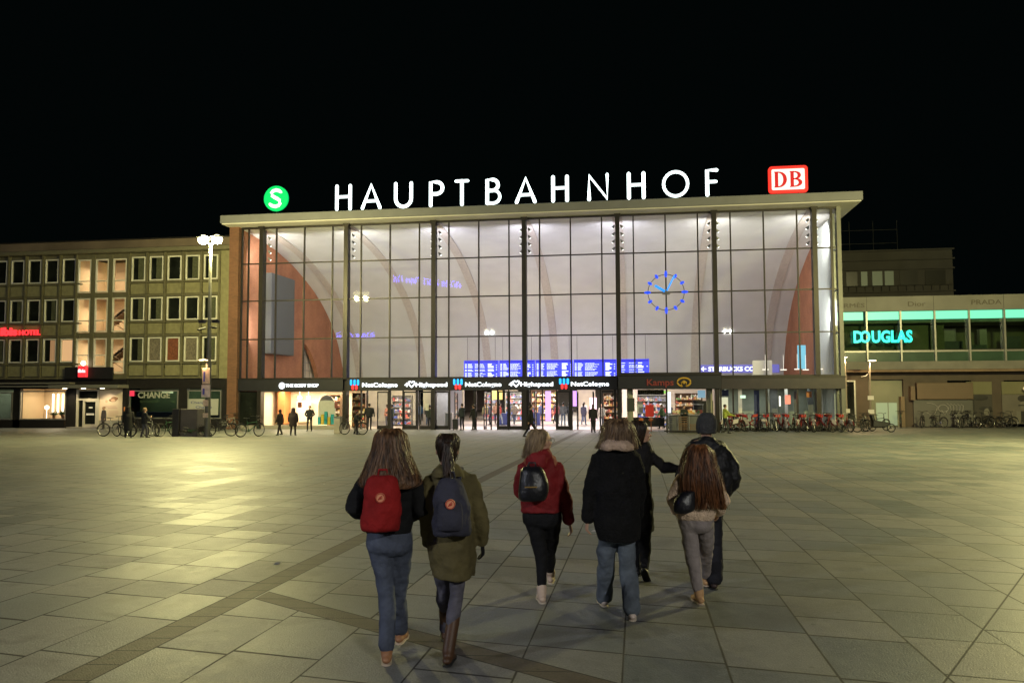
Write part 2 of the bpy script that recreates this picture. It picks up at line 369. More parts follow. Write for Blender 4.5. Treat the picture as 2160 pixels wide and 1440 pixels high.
# vault shell: a curved sheet with thickness
m = MB(); n = len(PR)
v = [(x, y+dy, z+dz) for x in (XL-.3, XR+.3) for (dy, dz) in ((0, 0), (.35, .35)) for (y, z) in PR]
f = []
for i in range(n-1):
    f += [(i, i+1, 2*n+i+1, 2*n+i), (n+i, 3*n+i, 3*n+i+1, n+i+1)]
m.add(v, f); m.build('vault', M['vault'], st, smooth=True)
for k in range(7):
    xc = (-.5+3*k)*P; m = MB(); w = .34
    a = [(xc-w, y-.05, z-.07) for y, z in PR]; b = [(xc+w, y-.05, z-.07) for y, z in PR]
    c = [(xc-w, y+.1, z+.1) for y, z in PR]; d = [(xc+w, y+.1, z+.1) for y, z in PR]
    m.add(a+b+c+d, [q for i in range(n-1) for q in ((i, i+1, n+i+1, n+i), (i, 2*n+i, 2*n+i+1, i+1), (n+i, n+i+1, 3*n+i+1, 3*n+i))])
    m.build('vault_rib', M['rib'], st, smooth=False)
# brick gable walls under the vault (left one has an arched opening)
def gable(x0, x1, y0, mm_, hole=None, nm='brick_wall'):
    m = MB(); pts = [(y, z) for y, z in PR if y >= y0-.01]
    if y0 > 0: pts = [(y0, pts[0][1]+.1)]+pts
    cols = []
    for i in range(len(pts)-1):
        (ya, za), (yb, zb) = pts[i], pts[i+1]
        def lo(y):
            if hole and hole[0] < y < hole[1]:
                t = (y-hole[0])/(hole[1]-hole[0]); return hole[2]*math.sqrt(max(0, 1-t**1.7))
            return 0
        la, lb = lo(ya), lo(yb)
        if hole and ya <= hole[0] < yb: lb = hole[2]*.99; la = 0
        m.add([(x, y, z) for x in (x0, x1) for y, z in ((ya, la), (yb, lb), (yb, zb), (ya, za))],
              [(0, 1, 2, 3), (4, 7, 6, 5), (0, 4, 5, 1), (3, 2, 6, 7), (0, 3, 7, 4), (1, 5, 6, 2)])
    return m.build(nm, mm_, st)
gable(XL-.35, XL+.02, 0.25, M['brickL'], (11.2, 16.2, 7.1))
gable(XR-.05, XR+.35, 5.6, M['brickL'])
m = MB(); m.box(XL-.9, XL-.6, 9, 20, 0, 9); m.build('inner_wall', M['cream'], st)
m = MB()
for k in range(5): m.box(XL-.45, XL-.40, 11.0+k*1.05, 11.06+k*1.05, 3.4, 7.2)
for k in range(5): m.box(XL-.455, XL-.405, 11.0, 16.3, 3.9+k*.7, 3.95+k*.7)
m.build('opening_grid', M['alu'], st)
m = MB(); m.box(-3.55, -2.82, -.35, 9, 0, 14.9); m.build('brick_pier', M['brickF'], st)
m = MB(); m.box(-3.6, 40.7, 9.02, 12, 14.3, 15.4); m.build('rear_attic', M['roof'], st)
# columns
for k in range(7):
    xc = (-.5+3*k)*P; m = MB(); m.box(xc-.15, xc+.15, -.28, .32, 3.665, 14.9); m.box(xc-.15, xc+.15, -.015, .32, 2.76, 3.665); m.box(xc-.15, xc+.15, -.28, .32, 0, 2.755); m.box(xc-.22, xc+.22, -.34, .38, 14.72, 14.899)
    m.build('column', M['mullion'], st)
m = MB(); m.box(XR-.13, XR+.13, -.16, .2, 0, 14.9); m.build('corner_post', mat('corner_paint', (.14, .14, .115), .5, .2, .1, 3), st)
# glazed bays: frame with its panes
GX = [XL+.03, -.5*P]+[(2.5+3*k)*P for k in range(6)]+[XR-.13]
def muln(x0, x1):
    return [x for x in [k*P for k in range(-1, 19)] if x0+.25 < x < x1-.25]
for i in range(len(GX)-1):
    x0, x1 = GX[i], GX[i+1]; a = .15 if i else .0; b = .15 if i < 7 else 0
    m = MB()
    for x in muln(x0, x1):
        if i == 0 or i == 7: pass
        m.box(x-.045, x+.045, -.09, .07, Z4+.06, ZT)
    for z in (Z1, Z2, Z3): m.box(x0+a, x1-b, -.05, .06, z-.042, z+.042)
    m.box(x0+a, x1-b, -.10, .08, ZT, ZT+.13); m.box(x0+a, x1-b, -.10, .08, Z4-.02, Z4+.09)
    if i == 0: m.box(XL+.03, XL+.13, -.09, .07, 0, ZT)
    if i == 7: m.box(x0+1.15, x0+1.2, -.06, .05, Z4, ZT)
    fr = m.build('window', M['mullion'], st)
    m = MB(); m.box(x0+a, x1-b, -.006, .006, Z4+.05, ZT+.02); m.build('pane', M['glass'], fr, off=fr['_w'])
# side glazing on the right, seen through the front
m = MB()
for y in (1.35, 2.7, 4.05, 5.4): m.box(XR-.09, XR+.07, y-.05, y+.05, 0, 14.9)
for z in (Z1, Z2, Z3, Z4, 2.75): m.box(XR-.06, XR+.05, .2, 5.4, z-.05, z+.05)
sg = m.build('side_window', M['alu'], st)
m = MB(); m.box(XR-.006, XR+.006, .2, 5.4, .1, 14.8); m.build('pane', M['glass'], sg, off=sg['_w'])
m = MB()
for k in range(14): m.box(XR-.42, XR-.30, .55+k*.35, .76+k*.35, .3, 14.2)
m.build('vertical_blind', mat('blind_fabric', (.62, .66, .64), .8, 0, .05, 2), st)
# sign band and doors of the ground floor
m = MB(); m.box(XL+.02, 5.44-.15, -.22, -.02, 2.78, 3.60); m.box(5.44+.15, 24.87, -.22, -.02, 2.76, 3.60); m.build('sign_band', M['band'], st)
m = MB(); m.box(31.7, 39.74, -.22, -.02, 2.78, 3.50); m.build('sign_band', M['bandb'], st)
m = MB(); m.box(XL, 24.9, -.26, .3, 3.602, 3.66); m.box(31.7, 39.78, -.26, .3, 3.502, 3.62); m.build('band_cap', M['mullion'], st)
m = MB(); m.box(XL+.05, XR-.1, .0, 5.0, 2.80, 2.95); m.build('shop_ceiling', M['soffit'], st)
m = MB(); m.box(XL+.02, XR, .0, 26, -.2, .012); m.build('hall_floor', M['floor'], st)
for x in (6.61, 7.07, 8.72, 9.72, 10.78, 11.97, 13.12, 14.95, 16.1, 16.55, 17.33, 18.4, 18.72, 19.72, 20.68, 21.7, 23.72, 24.72):
    wdt = .10 if x in (8.72, 11.97, 14.95, 18.72, 21.7, 18.4, 24.72) else .045
    m = MB(); m.box(x-wdt, x+wdt, -.10, .08, 0, 2.76); m.build('door_post', M['mullion'], st)
for x0, x1 in ((7.8, 8.62), (9.77, 10.70), (10.9, 11.86), (12.08, 13.05), (16.6, 17.28), (17.38, 18.30), (20.73, 21.6), (23.8, 24.6)):
    m = MB(); m.box(x0, x1, -.035, .035, .02, .27); m.box(x0, x1, -.035, .035, 2.60, 2.70); m.box(x0, x0+.06, -.035, .035, .27, 2.6); m.box(x1-.06, x1, -.035, .035, .27, 2.6)
    d = m.build('door', M['mullion'], st)
    m = MB(); m.box(x0+.06, x1-.06, -.006, .006, .27, 2.6); m.build('pane', M['glass'], d, off=d['_w'])
    m = MB(); m.tube([(x0+.12, -.09, .7), (x0+.12, -.09, 1.7)], .017, 6); m.build('handle', M['chrome'], d, off=d['_w'])
# open leaves folded back
for x in (13.45, 15.55, 19.15, 22.1, 23.2):
    m = MB(); m.box(x-.03, x+.03, .15, 1.1, .02, .24); m.box(x-.03, x+.03, .15, 1.1, 2.55, 2.66); m.box(x-.03, x+.03, .15, .21, .24, 2.55); m.box(x-.03, x+.03, 1.04, 1.1, .24, 2.55)
    d = m.build('door', M['mullion'], st)
    m = MB(); m.box(x-.005, x+.005, .21, 1.04, .24, 2.55); m.build('pane', M['glass'], d, off=d['_w'])
# right ground floor glazing
m = MB()
for x in (31.78, 32.58, 34.76, 36.74, 38.0): m.box(x-.05, x+.05, -.08, .08, .02, 2.78)
m.box(31.7, 39.5, -.08, .08, .02, .2); fr = m.build('shop_window', M['mullion'], st)
m = MB(); m.box(31.8, 39.45, -.006, .006, .2, 2.78); m.build('pane', M['glass'], fr, off=fr['_w'])
# body care shop window on the left
m = MB(); m.box(-2.7, -1.32, -.05, .1, .3, 2.70); m.build('dark_panel', M['void'], st)
m = MB(); m.box(-2.76, -2.69, -.08, .1, .15, 2.78); m.box(-1.33, -1.24, -.08, .1, .0, 2.78); m.box(-2.76, 5.2, -.12, .35, 0, .26); m.box(-1.24, 5.2, -.06, .06, 2.70, 2.78)
fr = m.build('shop_window', M['concrete'], st)
m = MB(); m.box(-1.24, 5.2, -.006, .006, .26, 2.70); m.build('pane', M['glass'], fr, off=fr['_w'])
m = MB(); m.box(-1.3, 5.6, 3.6, 3.75, 0, 2.8); m.box(-1.4, -1.3, .05, 3.6, 0, 2.8); m.build('shop_wall', M['cream'], st)
m = MB(); m.box(-.85, -.32, 2.4, 3.6, .25, 2.75); m.build('orange_pier', M['orange'], st)
# partition walls and shop units inside the hall
for q in ((-2.7, 5.9, 17.0, 17.2, 0, 3.6), (8.8, 12.2, 9, 9.2, 0, 3.4), (14.0, 15.2, 19, 19.2, 0, 3.6), (24.9, 40, 16.5, 16.7, 0, 3.6), (20.6, 22.3, 21, 21.2, 0, 3.6)):
    m = MB(); m.box(*q); m.build('back_wall', M['cream'], st)
m = MB(); m.box(10.9, 12.1, 4.0, 8.9, 0, 2.8); m.build('grey_core', M['grey'], st)
m = MB(); m.box(XL, XR, 22, 22.3, 2.9, 3.8); m.build('concourse_beam', M['soffit'], st)
m = MB(); m.box(XL, XR, 22.3, 60, 3.0, 3.2); m.build('concourse_ceiling', M['soffit'], st)
m = MB(); m.box(XL, XR, 26, 60, -.2, .012); m.box(XL, XR, 60, 60.2, 0, 3.2); m.build('concourse_floor', M['floor'], st)
m = MB(); m.box(31.8, 39.5, 3.8, 4.0, 0, 2.8); m.build('inner_wall', mat('pale_green_wall', (.27, .30, .25), .7, 0, .1, 1), st)

# light: column floodlights and added panels without fittings wash the shell; ceiling lights over the shops
HL = (1.0, .95, .89)
for k in range(7):
    xc = (-.5+3*k)*P
    fl = empty('floodlight_cluster', (xc, .45, 12.3), ['topmost', 'a'][0] and 'tall cluster of bright floodlights on the %s column inside the glass front, left to right' % ['first', 'second', 'third', 'fourth', 'fifth', 'sixth', 'seventh'][k], 'floodlights', 'floodlight clusters inside the glass front')
    m = MB(); m.box(xc-.04, xc+.04, .33, .41, 12.3, 14.3); m.build('bracket', M['dark'], fl)
    for j in range(4):
        z = 12.55+j*.52
        for sx in (-1, 1):
            if k == 0 and sx < 0: continue
            m = MB(); m.tube([(xc+sx*.22, .5, z+.13), (xc+sx*.30, .56, z+.02)], [.05, .10], 8); h = m.build('lamp_housing', M['alu'], fl)
            m = MB(); m.ball((xc+sx*.32, .585, z-.02), (.085, .085, .06), 8); m.build('lamp_glass', emit('flood_glass', (1, .97, .9), 5), h, off=h['_w'])
    c = (.90, .86, 1.0) if k in (2, 3, 4) else HL
    area((xc, .75, 13.2), (R(78), 0, 0), 2.2, 1.2, 225, c, R(175))
    area((xc, 1.2, 7.6), (R(100), 0, 0), 3.5, 2.5, 160, c, R(178))  # lower panel added to even the light on the shell
for x, y, s, p, c in ((2.2, 1.8, 5.6, 700, (1, .82, .55)), (7.5, 3.0, 3, 260, (1, .84, .62)), (10, 2.2, 3, 60, (1, .88, .72)), (17, 13, 12, 1700, (1, .88, .82)), (22, 13, 6, 650, (1, .84, .95)), (28.5, 3.6, 5, 190, (1, .92, .82)), (35, 2.2, 6, 60, (.92, 1, .88)), (17.5, 3, 13, 1000, (1, .88, .85))):
    area((x, y, 2.76 if y < 5 else 3.5), (0, 0, 0), s, 1.2 if y < 5 else 5, p, c)
area((18, 30, 2.95), (0, 0, 0), 14, 9, 1200, (1, .92, .85)); area((18, 45, 2.95), (0, 0, 0), 14, 9, 900, (1, .92, .85))

for i in range(6):
    for j, x in enumerate((15.5, 18.5, 21.5)):
        if j == 1 or i % 2 == 0:
            m = MB(); m.box(x-.5, x+.5, 23+i*5, 23.25+i*5, 2.94, 2.99); tag(m.build('ceiling_lamp', emit('ceiling_glow', (1, .95, .9), 5), None, off=(x, 23+i*5, 2.94)), 'strip lamp under the passage ceiling deep inside the station', 'lamp', 'strip lamps in the passage')
# shop shelves, displays and boards seen through the doors
GC = goodsmat('warm_goods', [(.7, .5, .2), (.6, .15, .1), (.8, .7, .5), (.15, .3, .1), (.7, .35, .1), (.85, .8, .7), (.3, .1, .08)], 5.5)
GR = goodsmat('cool_goods', [(.1, .15, .5), (.6, .1, .1), (.8, .75, .7), (.5, .4, .3), (.2, .2, .25), (.7, .2, .15), (.3, .35, .5)], 4.0)
def shelf(x, y, wd, h, gm, label, rows=5, group='shelves of goods in the station shops', base=.02):
    t = empty('shop_shelf', (x, y, base), label, 'shelf', group)
    m = MB(); m.box(x-wd/2, x-wd/2+.04, y-.2, y+.2, base, h); m.box(x+wd/2-.04, x+wd/2, y-.2, y+.2, base, h); m.box(x-wd/2+.04, x+wd/2-.04, y+.17, y+.2, base, h)
    for i in range(rows+1): m.box(x-wd/2+.04, x+wd/2-.04, y-.2, y+.165, base+.1+i*(h-.15-base)/rows, base+.13+i*(h-.15-base)/rows)
    m.build('shelf_board', M['wood'] if gm is GC else M['alu'], t)
    m = MB(); rng = random.Random(int(x*10))
    for i in range(rows):
        z = base+.132+i*(h-.15-base)/rows; xx = x-wd/2+.07
        while xx < x+wd/2-.12:
            q = rng.uniform(.06, .16); hh = rng.uniform(.12, .85*(h-.15-base)/rows)
            m.box(xx, xx+q, y-.17, y+.1, z, z+hh); xx += q+rng.uniform(.01, .06)
    m.build('goods', gm, t); return t
for a in ((3.9, 1.9, 1.0, 2.5, GC, 'tall shelf of warm coloured goods at the right of the body care shop window'), (5.95, 1.5, 1.0, 2.6, GC, 'tall brightly lit goods shelf just left of the leftmost entrance door'),
          (7.9, 6.0, 1.6, 2.4, GR, 'goods shelf behind the first pair of doors'), (15.5, 17, 2.2, 2.6, GR, 'wide goods shelf deep in the hall behind the third doorway'),
          (17.9, 17.5, 2.4, 2.8, GC, 'warm lit shelf deep in the hall behind the middle doors'), (24.3, 5.2, 1.2, 2.5, GC, 'shelf of goods beside the brown bakery kiosk'),
          (27.3, 5.4, 2.2, 2.4, GR, 'long shelf behind the kiosk counter'), (30, 5.8, 2.0, 2.5, GC, 'shelf at the back right of the kiosk'), (12.9, 18.4, 1.4, 2.6, GR, 'narrow goods shelf at the back of the hall behind the second doorway')):
    shelf(a[0], a[1], a[2], a[3], a[4], a[5])
def panel(name, x0, x1, y, z0, z1, m_, label, cat, group=None, t=.06):
    m = MB(); m.box(x0, x1, y, y+t, z0, z1); o = m.build(name, m_, None, off=((x0+x1)/2, y, z0), bevel=.01); return tag(o, label, cat, group)
panel('poster', 1.75, 2.05, .10, 1.55, 1.95, mat('maroon_paper', (.28, .08, .06), .7), 'small maroon notice hung in the body care shop window', 'poster')
panel('poster', 4.55, 4.8, .10, 1.5, 1.95, MATS['maroon_paper'], 'maroon notice at the right edge of the body care shop window', 'poster')
panel('light_box', 22.75, 23.25, 4.0, .5, 2.2, emit('pink_screen', (1, .55, .65), 1.6), 'bright pink and white advertising screen inside the right hand doorway', 'screen')
panel('light_box', 14.0, 14.9, 12.0, 2.0, 2.75, emit('orange_screen', (1, .7, .2), 1.3), 'yellow and blue lit sign above the passage in the third doorway', 'sign')
panel('light_box', 18.9, 19.35, 9.0, .3, 2.7, emit('lilac_light', (.75, .5, 1), 1.0), 'upright lilac light strip behind the middle doors', 'light')
panel('light_box', 21.2, 21.5, 8.0, 1.5, 2.7, emit('purple_light', (.7, .35, 1), 1.3), 'short purple light strip behind the right hand doors', 'light')
panel('notice', 11.35, 11.6, -.05, 1.35, 1.85, M['paper'], 'white notice with a black figure taped to the closed glass door', 'notice', t=.008)
panel('display_table', 15.3, 16.0, 8, .02, .95, M['blue'], 'dark blue sales table with an orange top band inside the third doorway', 'table', t=.7)
panel('display_table', 17.5, 18.0, 8, .02, 1.2, M['red'], 'bright red sales stand inside the middle doors', 'stand', t=.5)
panel('display_table', 18.0, 18.6, 7.6, .02, 1.0, M['blue'], 'dark blue sales table beside the red stand', 'table', t=.6)
panel('ticket_machine', 12.5, 13.0, 1.2, .02, 1.15, M['alu'], 'pale grey waste bin with a blue lit top just inside the doors', 'bin', t=.5)
panel('stand_banner', 34.05, 34.4, .8, .1, 2.7, M['blue'], 'tall narrow dark blue banner behind the bicycles at the right windows', 'banner')
panel('door_panel', 36.8, 37.1, 1.6, .3, 2.6, M['grey'], 'dark upright panel behind the right ground floor windows', 'panel')
panel('lit_notice', 36.15, 36.5, 1.2, 1.75, 2.35, emit('red_notice', (1, .25, .15), 1.6), 'small bright red lit notice behind the right windows', 'sign')
panel('lit_notice', 35.75, 35.86, 1.2, 1.6, 2.3, emit('white_notice', (1, .9, .8), 1.6), 'narrow white lit strip left of the red notice', 'sign')
panel('yellow_notice', 37.4, 37.75, .5, 2.2, 2.6, M['orange'], 'small orange notice high behind the right windows', 'sign')
m = MB(); pts = [(3.0, .3), (4.3, .3), (4.3, 1.6)]+[(3.65+.65*math.cos(a*.1745), 1.6+.85*math.sin(a*.1745)) for a in range(1, 18)]+[(3.0, 1.6)]
m.prism(pts, .9, .98); d = m.build('window_display', M['paper'], None, off=(3.65, .9, .3)); tag(d, 'arched white and yellow display panel with teal boxes in the body care shop window', 'display')
for i in range(5):
    m = MB(); hh = .55+.2*((i*7) % 3)
    m.box(3.05+i*.25, 3.25+i*.25, .70, .86, .3, .3+hh); m.build('display_box', M['teal'] if i % 2 == 0 else M['yellow'], d, off=d['_w'])
for i, (x, z) in enumerate(((1.0, 2.25), (1.7, 2.25))):
    m = MB(); m.ball((x, 2.2, z), .16, 10); m.tube([(x, 2.2, z+.15), (x, 2.2, 2.78)], .01, 5)
    tag(m.build('pendant_lamp', emit('warm_globe', (1, .85, .6), 8), None, off=(x, 2.2, 2.78)), 'warm glowing globe lamp at the %s of the body care shop ceiling' % ('left' if i == 0 else 'middle'), 'lamp', 'globe lamps in the shop window')
panel('mirror_panel', .3, 1.5, 3.2, .4, 2.0, mat('pale_display', (.8, .72, .55), .5), 'pale square display frame on the back wall of the body care shop', 'display')

# billboard on the brick side wall
m = MB(); m.box(XL+.03, XL+.62, 3.9, 8.3, 5.7, 12.1); tag(m.build('billboard', mat('billboard_grey', (.10, .104, .11), .5, 0, .05, 1), None, off=(XL+.3, 6, 5.7), bevel=.04), 'large blank grey billboard box on the left brick wall inside the hall', 'billboard')

# departure boards
bx = [10.9, 14.1, 17.35, 20.7, 24.5, 27.3]
bw = emit('board_text', (.75, .80, 1), 1.9); bb = emit('board_blue', (.045, .06, .95), 1.25); bd = emit('board_deep', (.02, .02, .75), .9)
for i in range(5):
    x0, x1 = bx[i]+.04, bx[i+1]-.04
    t = empty('departure_board', ((x0+x1)/2, 15, 3.95), 'blue departure board with white train lines, %s from the left' % ['first', 'second', 'third', 'fourth', 'fifth'][i], 'departure board', 'blue departure boards over the entrance')
    m = MB(); m.box(x0, x1, 15, 15.2, 3.95, 5.45); m.build('case', bb, t)
    m = MB(); m.box(x0+.05, x1-.05, 14.985, 14.995, 5.22, 5.42); m.build('heading_bar', bd, t)
    m = MB(); rng = random.Random(i+3); W = x1-x0
    for r in range(12):
        z = 5.13-r*.098
        if r in (rng.randint(0, 11), 11-rng.randint(0, 5)): continue
        m.box(x0+.10, x0+.26, 14.98, 14.99, z-.05, z)
        m.box(x0+.36, x0+.36+rng.uniform(.2, .5), 14.98, 14.99, z-.045, z)
        xx = x0+1.0
        e = xx+rng.uniform(.5, W*.32)
        while xx < e: q = rng.uniform(.05, .16); m.box(xx, xx+q, 14.98, 14.99, z-.045, z); xx += q+.035
        m.box(x1-.95, x1-.95+rng.uniform(.3, .6), 14.98, 14.99, z-.05, z+.02)
        if r % 2: m.box(x1-.22, x1-.12, 14.98, 14.99, z-.05, z+.01)
    m.build('train_lines', bw, t)
    m = MB(); m.tube([(x0+.3, 15.1, 5.45), (x0+.3, 15.1, 7.5)], .015, 5); m.tube([(x1-.3, 15.1, 5.45), (x1-.3, 15.1, 7.5)], .015, 5); m.build('hanger', M['dark'], t)
area((19, 14.8, 4.7), (R(90), 0, R(180)), 15, 1.2, 60, (.2, .25, 1))

# clock of blue neon on the glass
cl = empty('neon_clock', (28.26, -.12, 9.38), 'large round blue neon clock without a face hung on the glass front', 'clock')
BN = emit('blue_neon', (.004, .06, 1.0), 1.3)
m = MB(); m.torus((28.26, -.14, 9.38), 1.22, .022, seg=48); m.build('ring', M['dark'], cl)
for k in range(12):
    a = k*math.pi/6; c = Vector((28.26+1.25*math.sin(a), -.18, 9.38+1.25*math.cos(a)))
    r = Euler((0, a, 0)).to_matrix(); q = .24 if k % 3 == 0 else .17
    m = MB(); m.ball(c, (.10, .05, q), 8, r); m.build('hour_mark', BN, cl)
def hand(a, L, w, nm, mt):
    d = Vector((math.sin(a), 0, math.cos(a))); c = Vector((28.26, -.24, 9.38)); m = MB(); m.tube([c+d*.12, c+d*L], w, 8); m.build(nm, mt, cl)
hand(R(-58), .82, .085, 'hour_hand', emit('blue_neon_light', (.02, .30, 1), 1.25)); hand(R(27), 1.22, .055, 'minute_hand', MATS['blue_neon_light'])
m = MB(); m.tube([(28.26, .0, 9.38), (28.26, -.28, 9.38)], .12, 12); m.box(28.0, 28.52, -.2, -.1, 9.22, 9.30); m.build('hub', M['grey'], cl)

# ================================================================ roof letters
LT = {'H': [[(0, 0), (0, 1)], [(.62, 0), (.62, 1)], [(0, .53), (.62, .53)]],
      'A': [[(0, 0), (.39, 1), (.78, 0)], [(.13, .30), (.65, .30)]],
      'U': [[(0, 1), (0, .35)]+[(.33-.33*math.cos(a*.2618), .35-.35*math.sin(a*.2618)) for a in range(1, 12)]+[(.66, .35), (.66, 1)]],
      'P': [[(0, 0), (0, 1), (.25, 1)]+[(.25+.27*math.sin(a*.2618), .745+.255*math.cos(a*.2618)) for a in range(1, 12)]+[(.25, .49), (0, .49)]],
      'T': [[(0, 1), (.56, 1)], [(.28, 1), (.28, 0)]],
      'B': [[(0, 0), (0, 1), (.22, 1)]+[(.22+.235*math.sin(a*.2618), .77+.23*math.cos(a*.2618)) for a in range(1, 12)]+[(.22, .54), (0, .54)],
            [(.22, .54)]+[(.26+.27*math.sin(a*.2618), .27+.27*math.cos(a*.2618)) for a in range(1, 12)]+[(.24, 0), (0, 0)]],
      'N': [[(0, 0), (0, 1), (.68, 0), (.68, 1)]],
      'O': [[(.5+.5*math.sin(a*.2618), .5+.5*math.cos(a*.2618)) for a in range(25)]],
      'F': [[(0, 0), (0, 1), (.42, 1)], [(0, .53), (.38, .53)]]}
PX = [(4.8, 6.05), (6.73, 8.28), (9.2, 10.59), (11.77, 12.88), (13.63, 14.69), (15.85, 17.0), (17.94, 19.47), (20.5, 21.72), (22.99, 24.49), (25.71, 26.96), (28.05, 29.91), (30.95, 31.82)]
rs = empty('roof_sign', (18.3, -.8, 15.58), 'white glowing station name in spaced capital letters standing on the roof edge', 'sign')
for ch, (x0, x1) in zip('HAUPTBAHNHOF', PX):
    s = LT[ch]; wd = max(p[0] for q in s for p in q); r = .125; m = MB()
    for q in s: m.tube([(x0+r+p[0]/wd*(x1-x0-2*r), -.8, 15.72+r+p[1]*(1.92-2*r)) for p in q], r, 10, .8)
    m.build('letter', W_EM, rs, smooth=True)
m = MB(); m.box(4.6, 32.1, -.72, -.66, 15.58, 15.66); m.build('rail', M['dark'], rs)
# round green sign
sg = empty('round_sign', (.29, -.8, 15.6), 'round green sign with a white S on the left end of the roof', 'sign')
m = MB(); m.tube([(.29, -.88, 16.8), (.29, -.72, 16.8)], .93, 40, cap=False); m.build('disc', emit('green_light', (0.0, .62, .13), 1.15), sg)
pts = [(.36, .40), (.22, .50), (.02, .55), (-.20, .50), (-.31, .36), (-.27, .20), (-.10, .08), (.10, -.03), (.27, -.16), (.31, -.33), (.20, -.49), (-.02, -.55), (-.24, -.50), (-.40, -.38)]
m = MB(); m.tube([(.29+x*1.12, -.90, 16.8+z*1.1) for x, z in pts], [.09]+[.125]*12+[.10], 8, .25, up=(0, 0, 1)); m.build('lettering', emit('white_light', (1, 1, 1), 1.5), sg)
m = MB(); m.tube([(.29, -.72, 16.7), (.29, -.6, 15.6)], .04, 6); m.build('bracket', M['dark'], sg)
# red and white railway sign
db = empty('railway_sign', (36.32, -.8, 15.6), 'white sign with red DB letters and red rim at the right end of the roof', 'sign')
def rrect(x0, x1, z0, z1, r):
    o = []
    for cx, cz, a0 in ((x1-r, z1-r, 0), (x0+r, z1-r, 90), (x0+r, z0+r, 180), (x1-r, z0+r, 270)):
        for i in range(5): a = R(a0+i*22.5); o.append((cx+r*math.cos(a), cz+r*math.sin(a)))
    return o
m = MB(); m.prism(rrect(35.06, 37.58, 15.76, 17.56, .22), -.9, -.7); m.build('rim', emit('red_light', (1, .03, .02), 1.1), db)
m = MB(); m.prism(rrect(35.26, 37.38, 15.96, 17.36, .10), -.915, -.905); m.build('face', emit('face_light', (.9, 1, .92), 1.0), db)
RD = emit('red_letter', (.75, .01, .015), .75)
def letD(x, z, w_, h):
    m.prism([(x, z), (x+.28*w_, z+.07), (x+.28*w_, z+h-.07), (x, z+h)], -.93, -.918)
def bowl(x, z, w_, h, tt):
    o = [(x+w_*math.sin(R(a))**.8 if a not in (0, 180) else x, z+h/2+h/2*math.cos(R(a))) for a in range(0, 181, 15)]
    i = [(x+(w_-tt)*math.sin(R(a))**.8 if a not in (0, 180) else x, z+h/2+(h/2-.085)*math.cos(R(a))) for a in range(180, -1, -15)]
    k = len(o)
    v = [(a, y, b) for y in (-.93, -.918) for a, b in o+i]; T = 2*k
    m.add(v, [(j, j+1, T-2-j, T-1-j) for j in range(k-1)]+[(T+j, T+T-1-j, T+T-2-j, T+j+1) for j in range(k-1)])
m = MB(); letD(35.46, 16.12, .8, 1.08); bowl(35.62, 16.12, .62, 1.08, .24); m.box(35.42, 35.7, -.931, -.92, 16.12, 16.19); m.box(35.42, 35.7, -.931, -.92, 17.13, 17.2); m.build('letter', RD, db)
m = MB(); letD(36.46, 16.12, .8, 1.08); bowl(36.62, 16.12, .60, .60, .24); bowl(36.62, 16.62, .52, .58, .22); m.box(36.42, 36.7, -.931, -.92, 16.12, 16.19); m.box(36.42, 36.7, -.931, -.92, 17.13, 17.2); m.build('letter', RD, db)
m = MB(); m.tube([(35.6, -.72, 15.8), (35.6, -.72, 15.5)], .04, 6); m.tube([(37.0, -.72, 15.8), (37.0, -.72, 15.5)], .04, 6); m.build('bracket', M['dark'], db)

# signs over the doors
SW = emit('sign_white', (.88, .95, 1.0), 2.6); CY = emit('sign_cyan', (.02, .42, 1), 1.7); RE = emit('sign_red', (1, .04, .04), 1.6)
t = empty('shop_sign', (1.95, -.24, 3.1), 'white lettering THE BODY SHOP with a round emblem on the dark band', 'sign')
m = MB(); m.torus((.67, -.25, 3.14), .19, .045, seg=24); m.tube([(.67, -.25, 3.28), (.67, -.25, 3.1)], .035, 6); m.tube([(.55, -.25, 3.06), (.67, -.25, 2.98), (.79, -.25, 3.06)], .04, 6); m.build('emblem', SW, t)
text('lettering', 'THE BODY SHOP', .95, 3.45, 3.04, .24, -.235, SW, t, .012)
def netsign(x0, l0, l1, lab):
    t = empty('provider_sign', ((x0+l1)/2, -.24, 3.0), lab, 'sign', 'repeated provider signs over the doors')
    for k in range(3):
        m = MB(); xx = x0+k*.26; m.tube([(xx, -.26, 3.48), (xx, -.26, 3.22)], .085, 8, .6); m.build('blue_bar', CY, t)
    for k in range(2):
        m = MB(); xx = x0+.13+k*.26; m.tube([(xx, -.25, 3.10), (xx, -.25, 2.90)], .09, 8, .6); m.build('red_bar', RE, t)
    text('lettering', 'NetCologne', l0, l1, 3.03, .30, -.235, SW, t, .02)
netsign(5.92, 6.75, 9.35, 'blue and red bar mark with white NetCologne letters, leftmost over the doors')
netsign(13.5, 14.28, 16.85, 'blue and red bar mark with white NetCologne letters over the middle doors')
netsign(20.98, 21.72, 24.32, 'blue and red bar mark with white NetCologne letters nearest the bakery kiosk')
for x0, x1, lab in ((9.88, 12.98, 'left white Highspeed lettering with a heart, between the first two bar marks'), (17.38, 20.48, 'right white Highspeed lettering with a heart, between the middle and last bar marks')):
    t = empty('slogan_sign', ((x0+x1)/2, -.24, 3.0), lab, 'sign', 'heart slogan signs over the doors')
    text('lettering', '4', x0, x0+.25, 3.03, .30, -.235, SW, t, .02)
    c = x0+.52; pts = [(c+.0, 3.0), (c+.22, 3.22), (c+.20, 3.38), (c+.09, 3.40), (c, 3.31), (c-.09, 3.40), (c-.20, 3.38), (c-.22, 3.22), (c, 3.0)]
    m = MB(); m.tube([(a, -.25, b) for a, b in pts], .045, 6); m.build('heart', SW, t)
    text('lettering', 'Highspeed', x0+.82, x1, 3.03, .30, -.235, SW, t, .02)
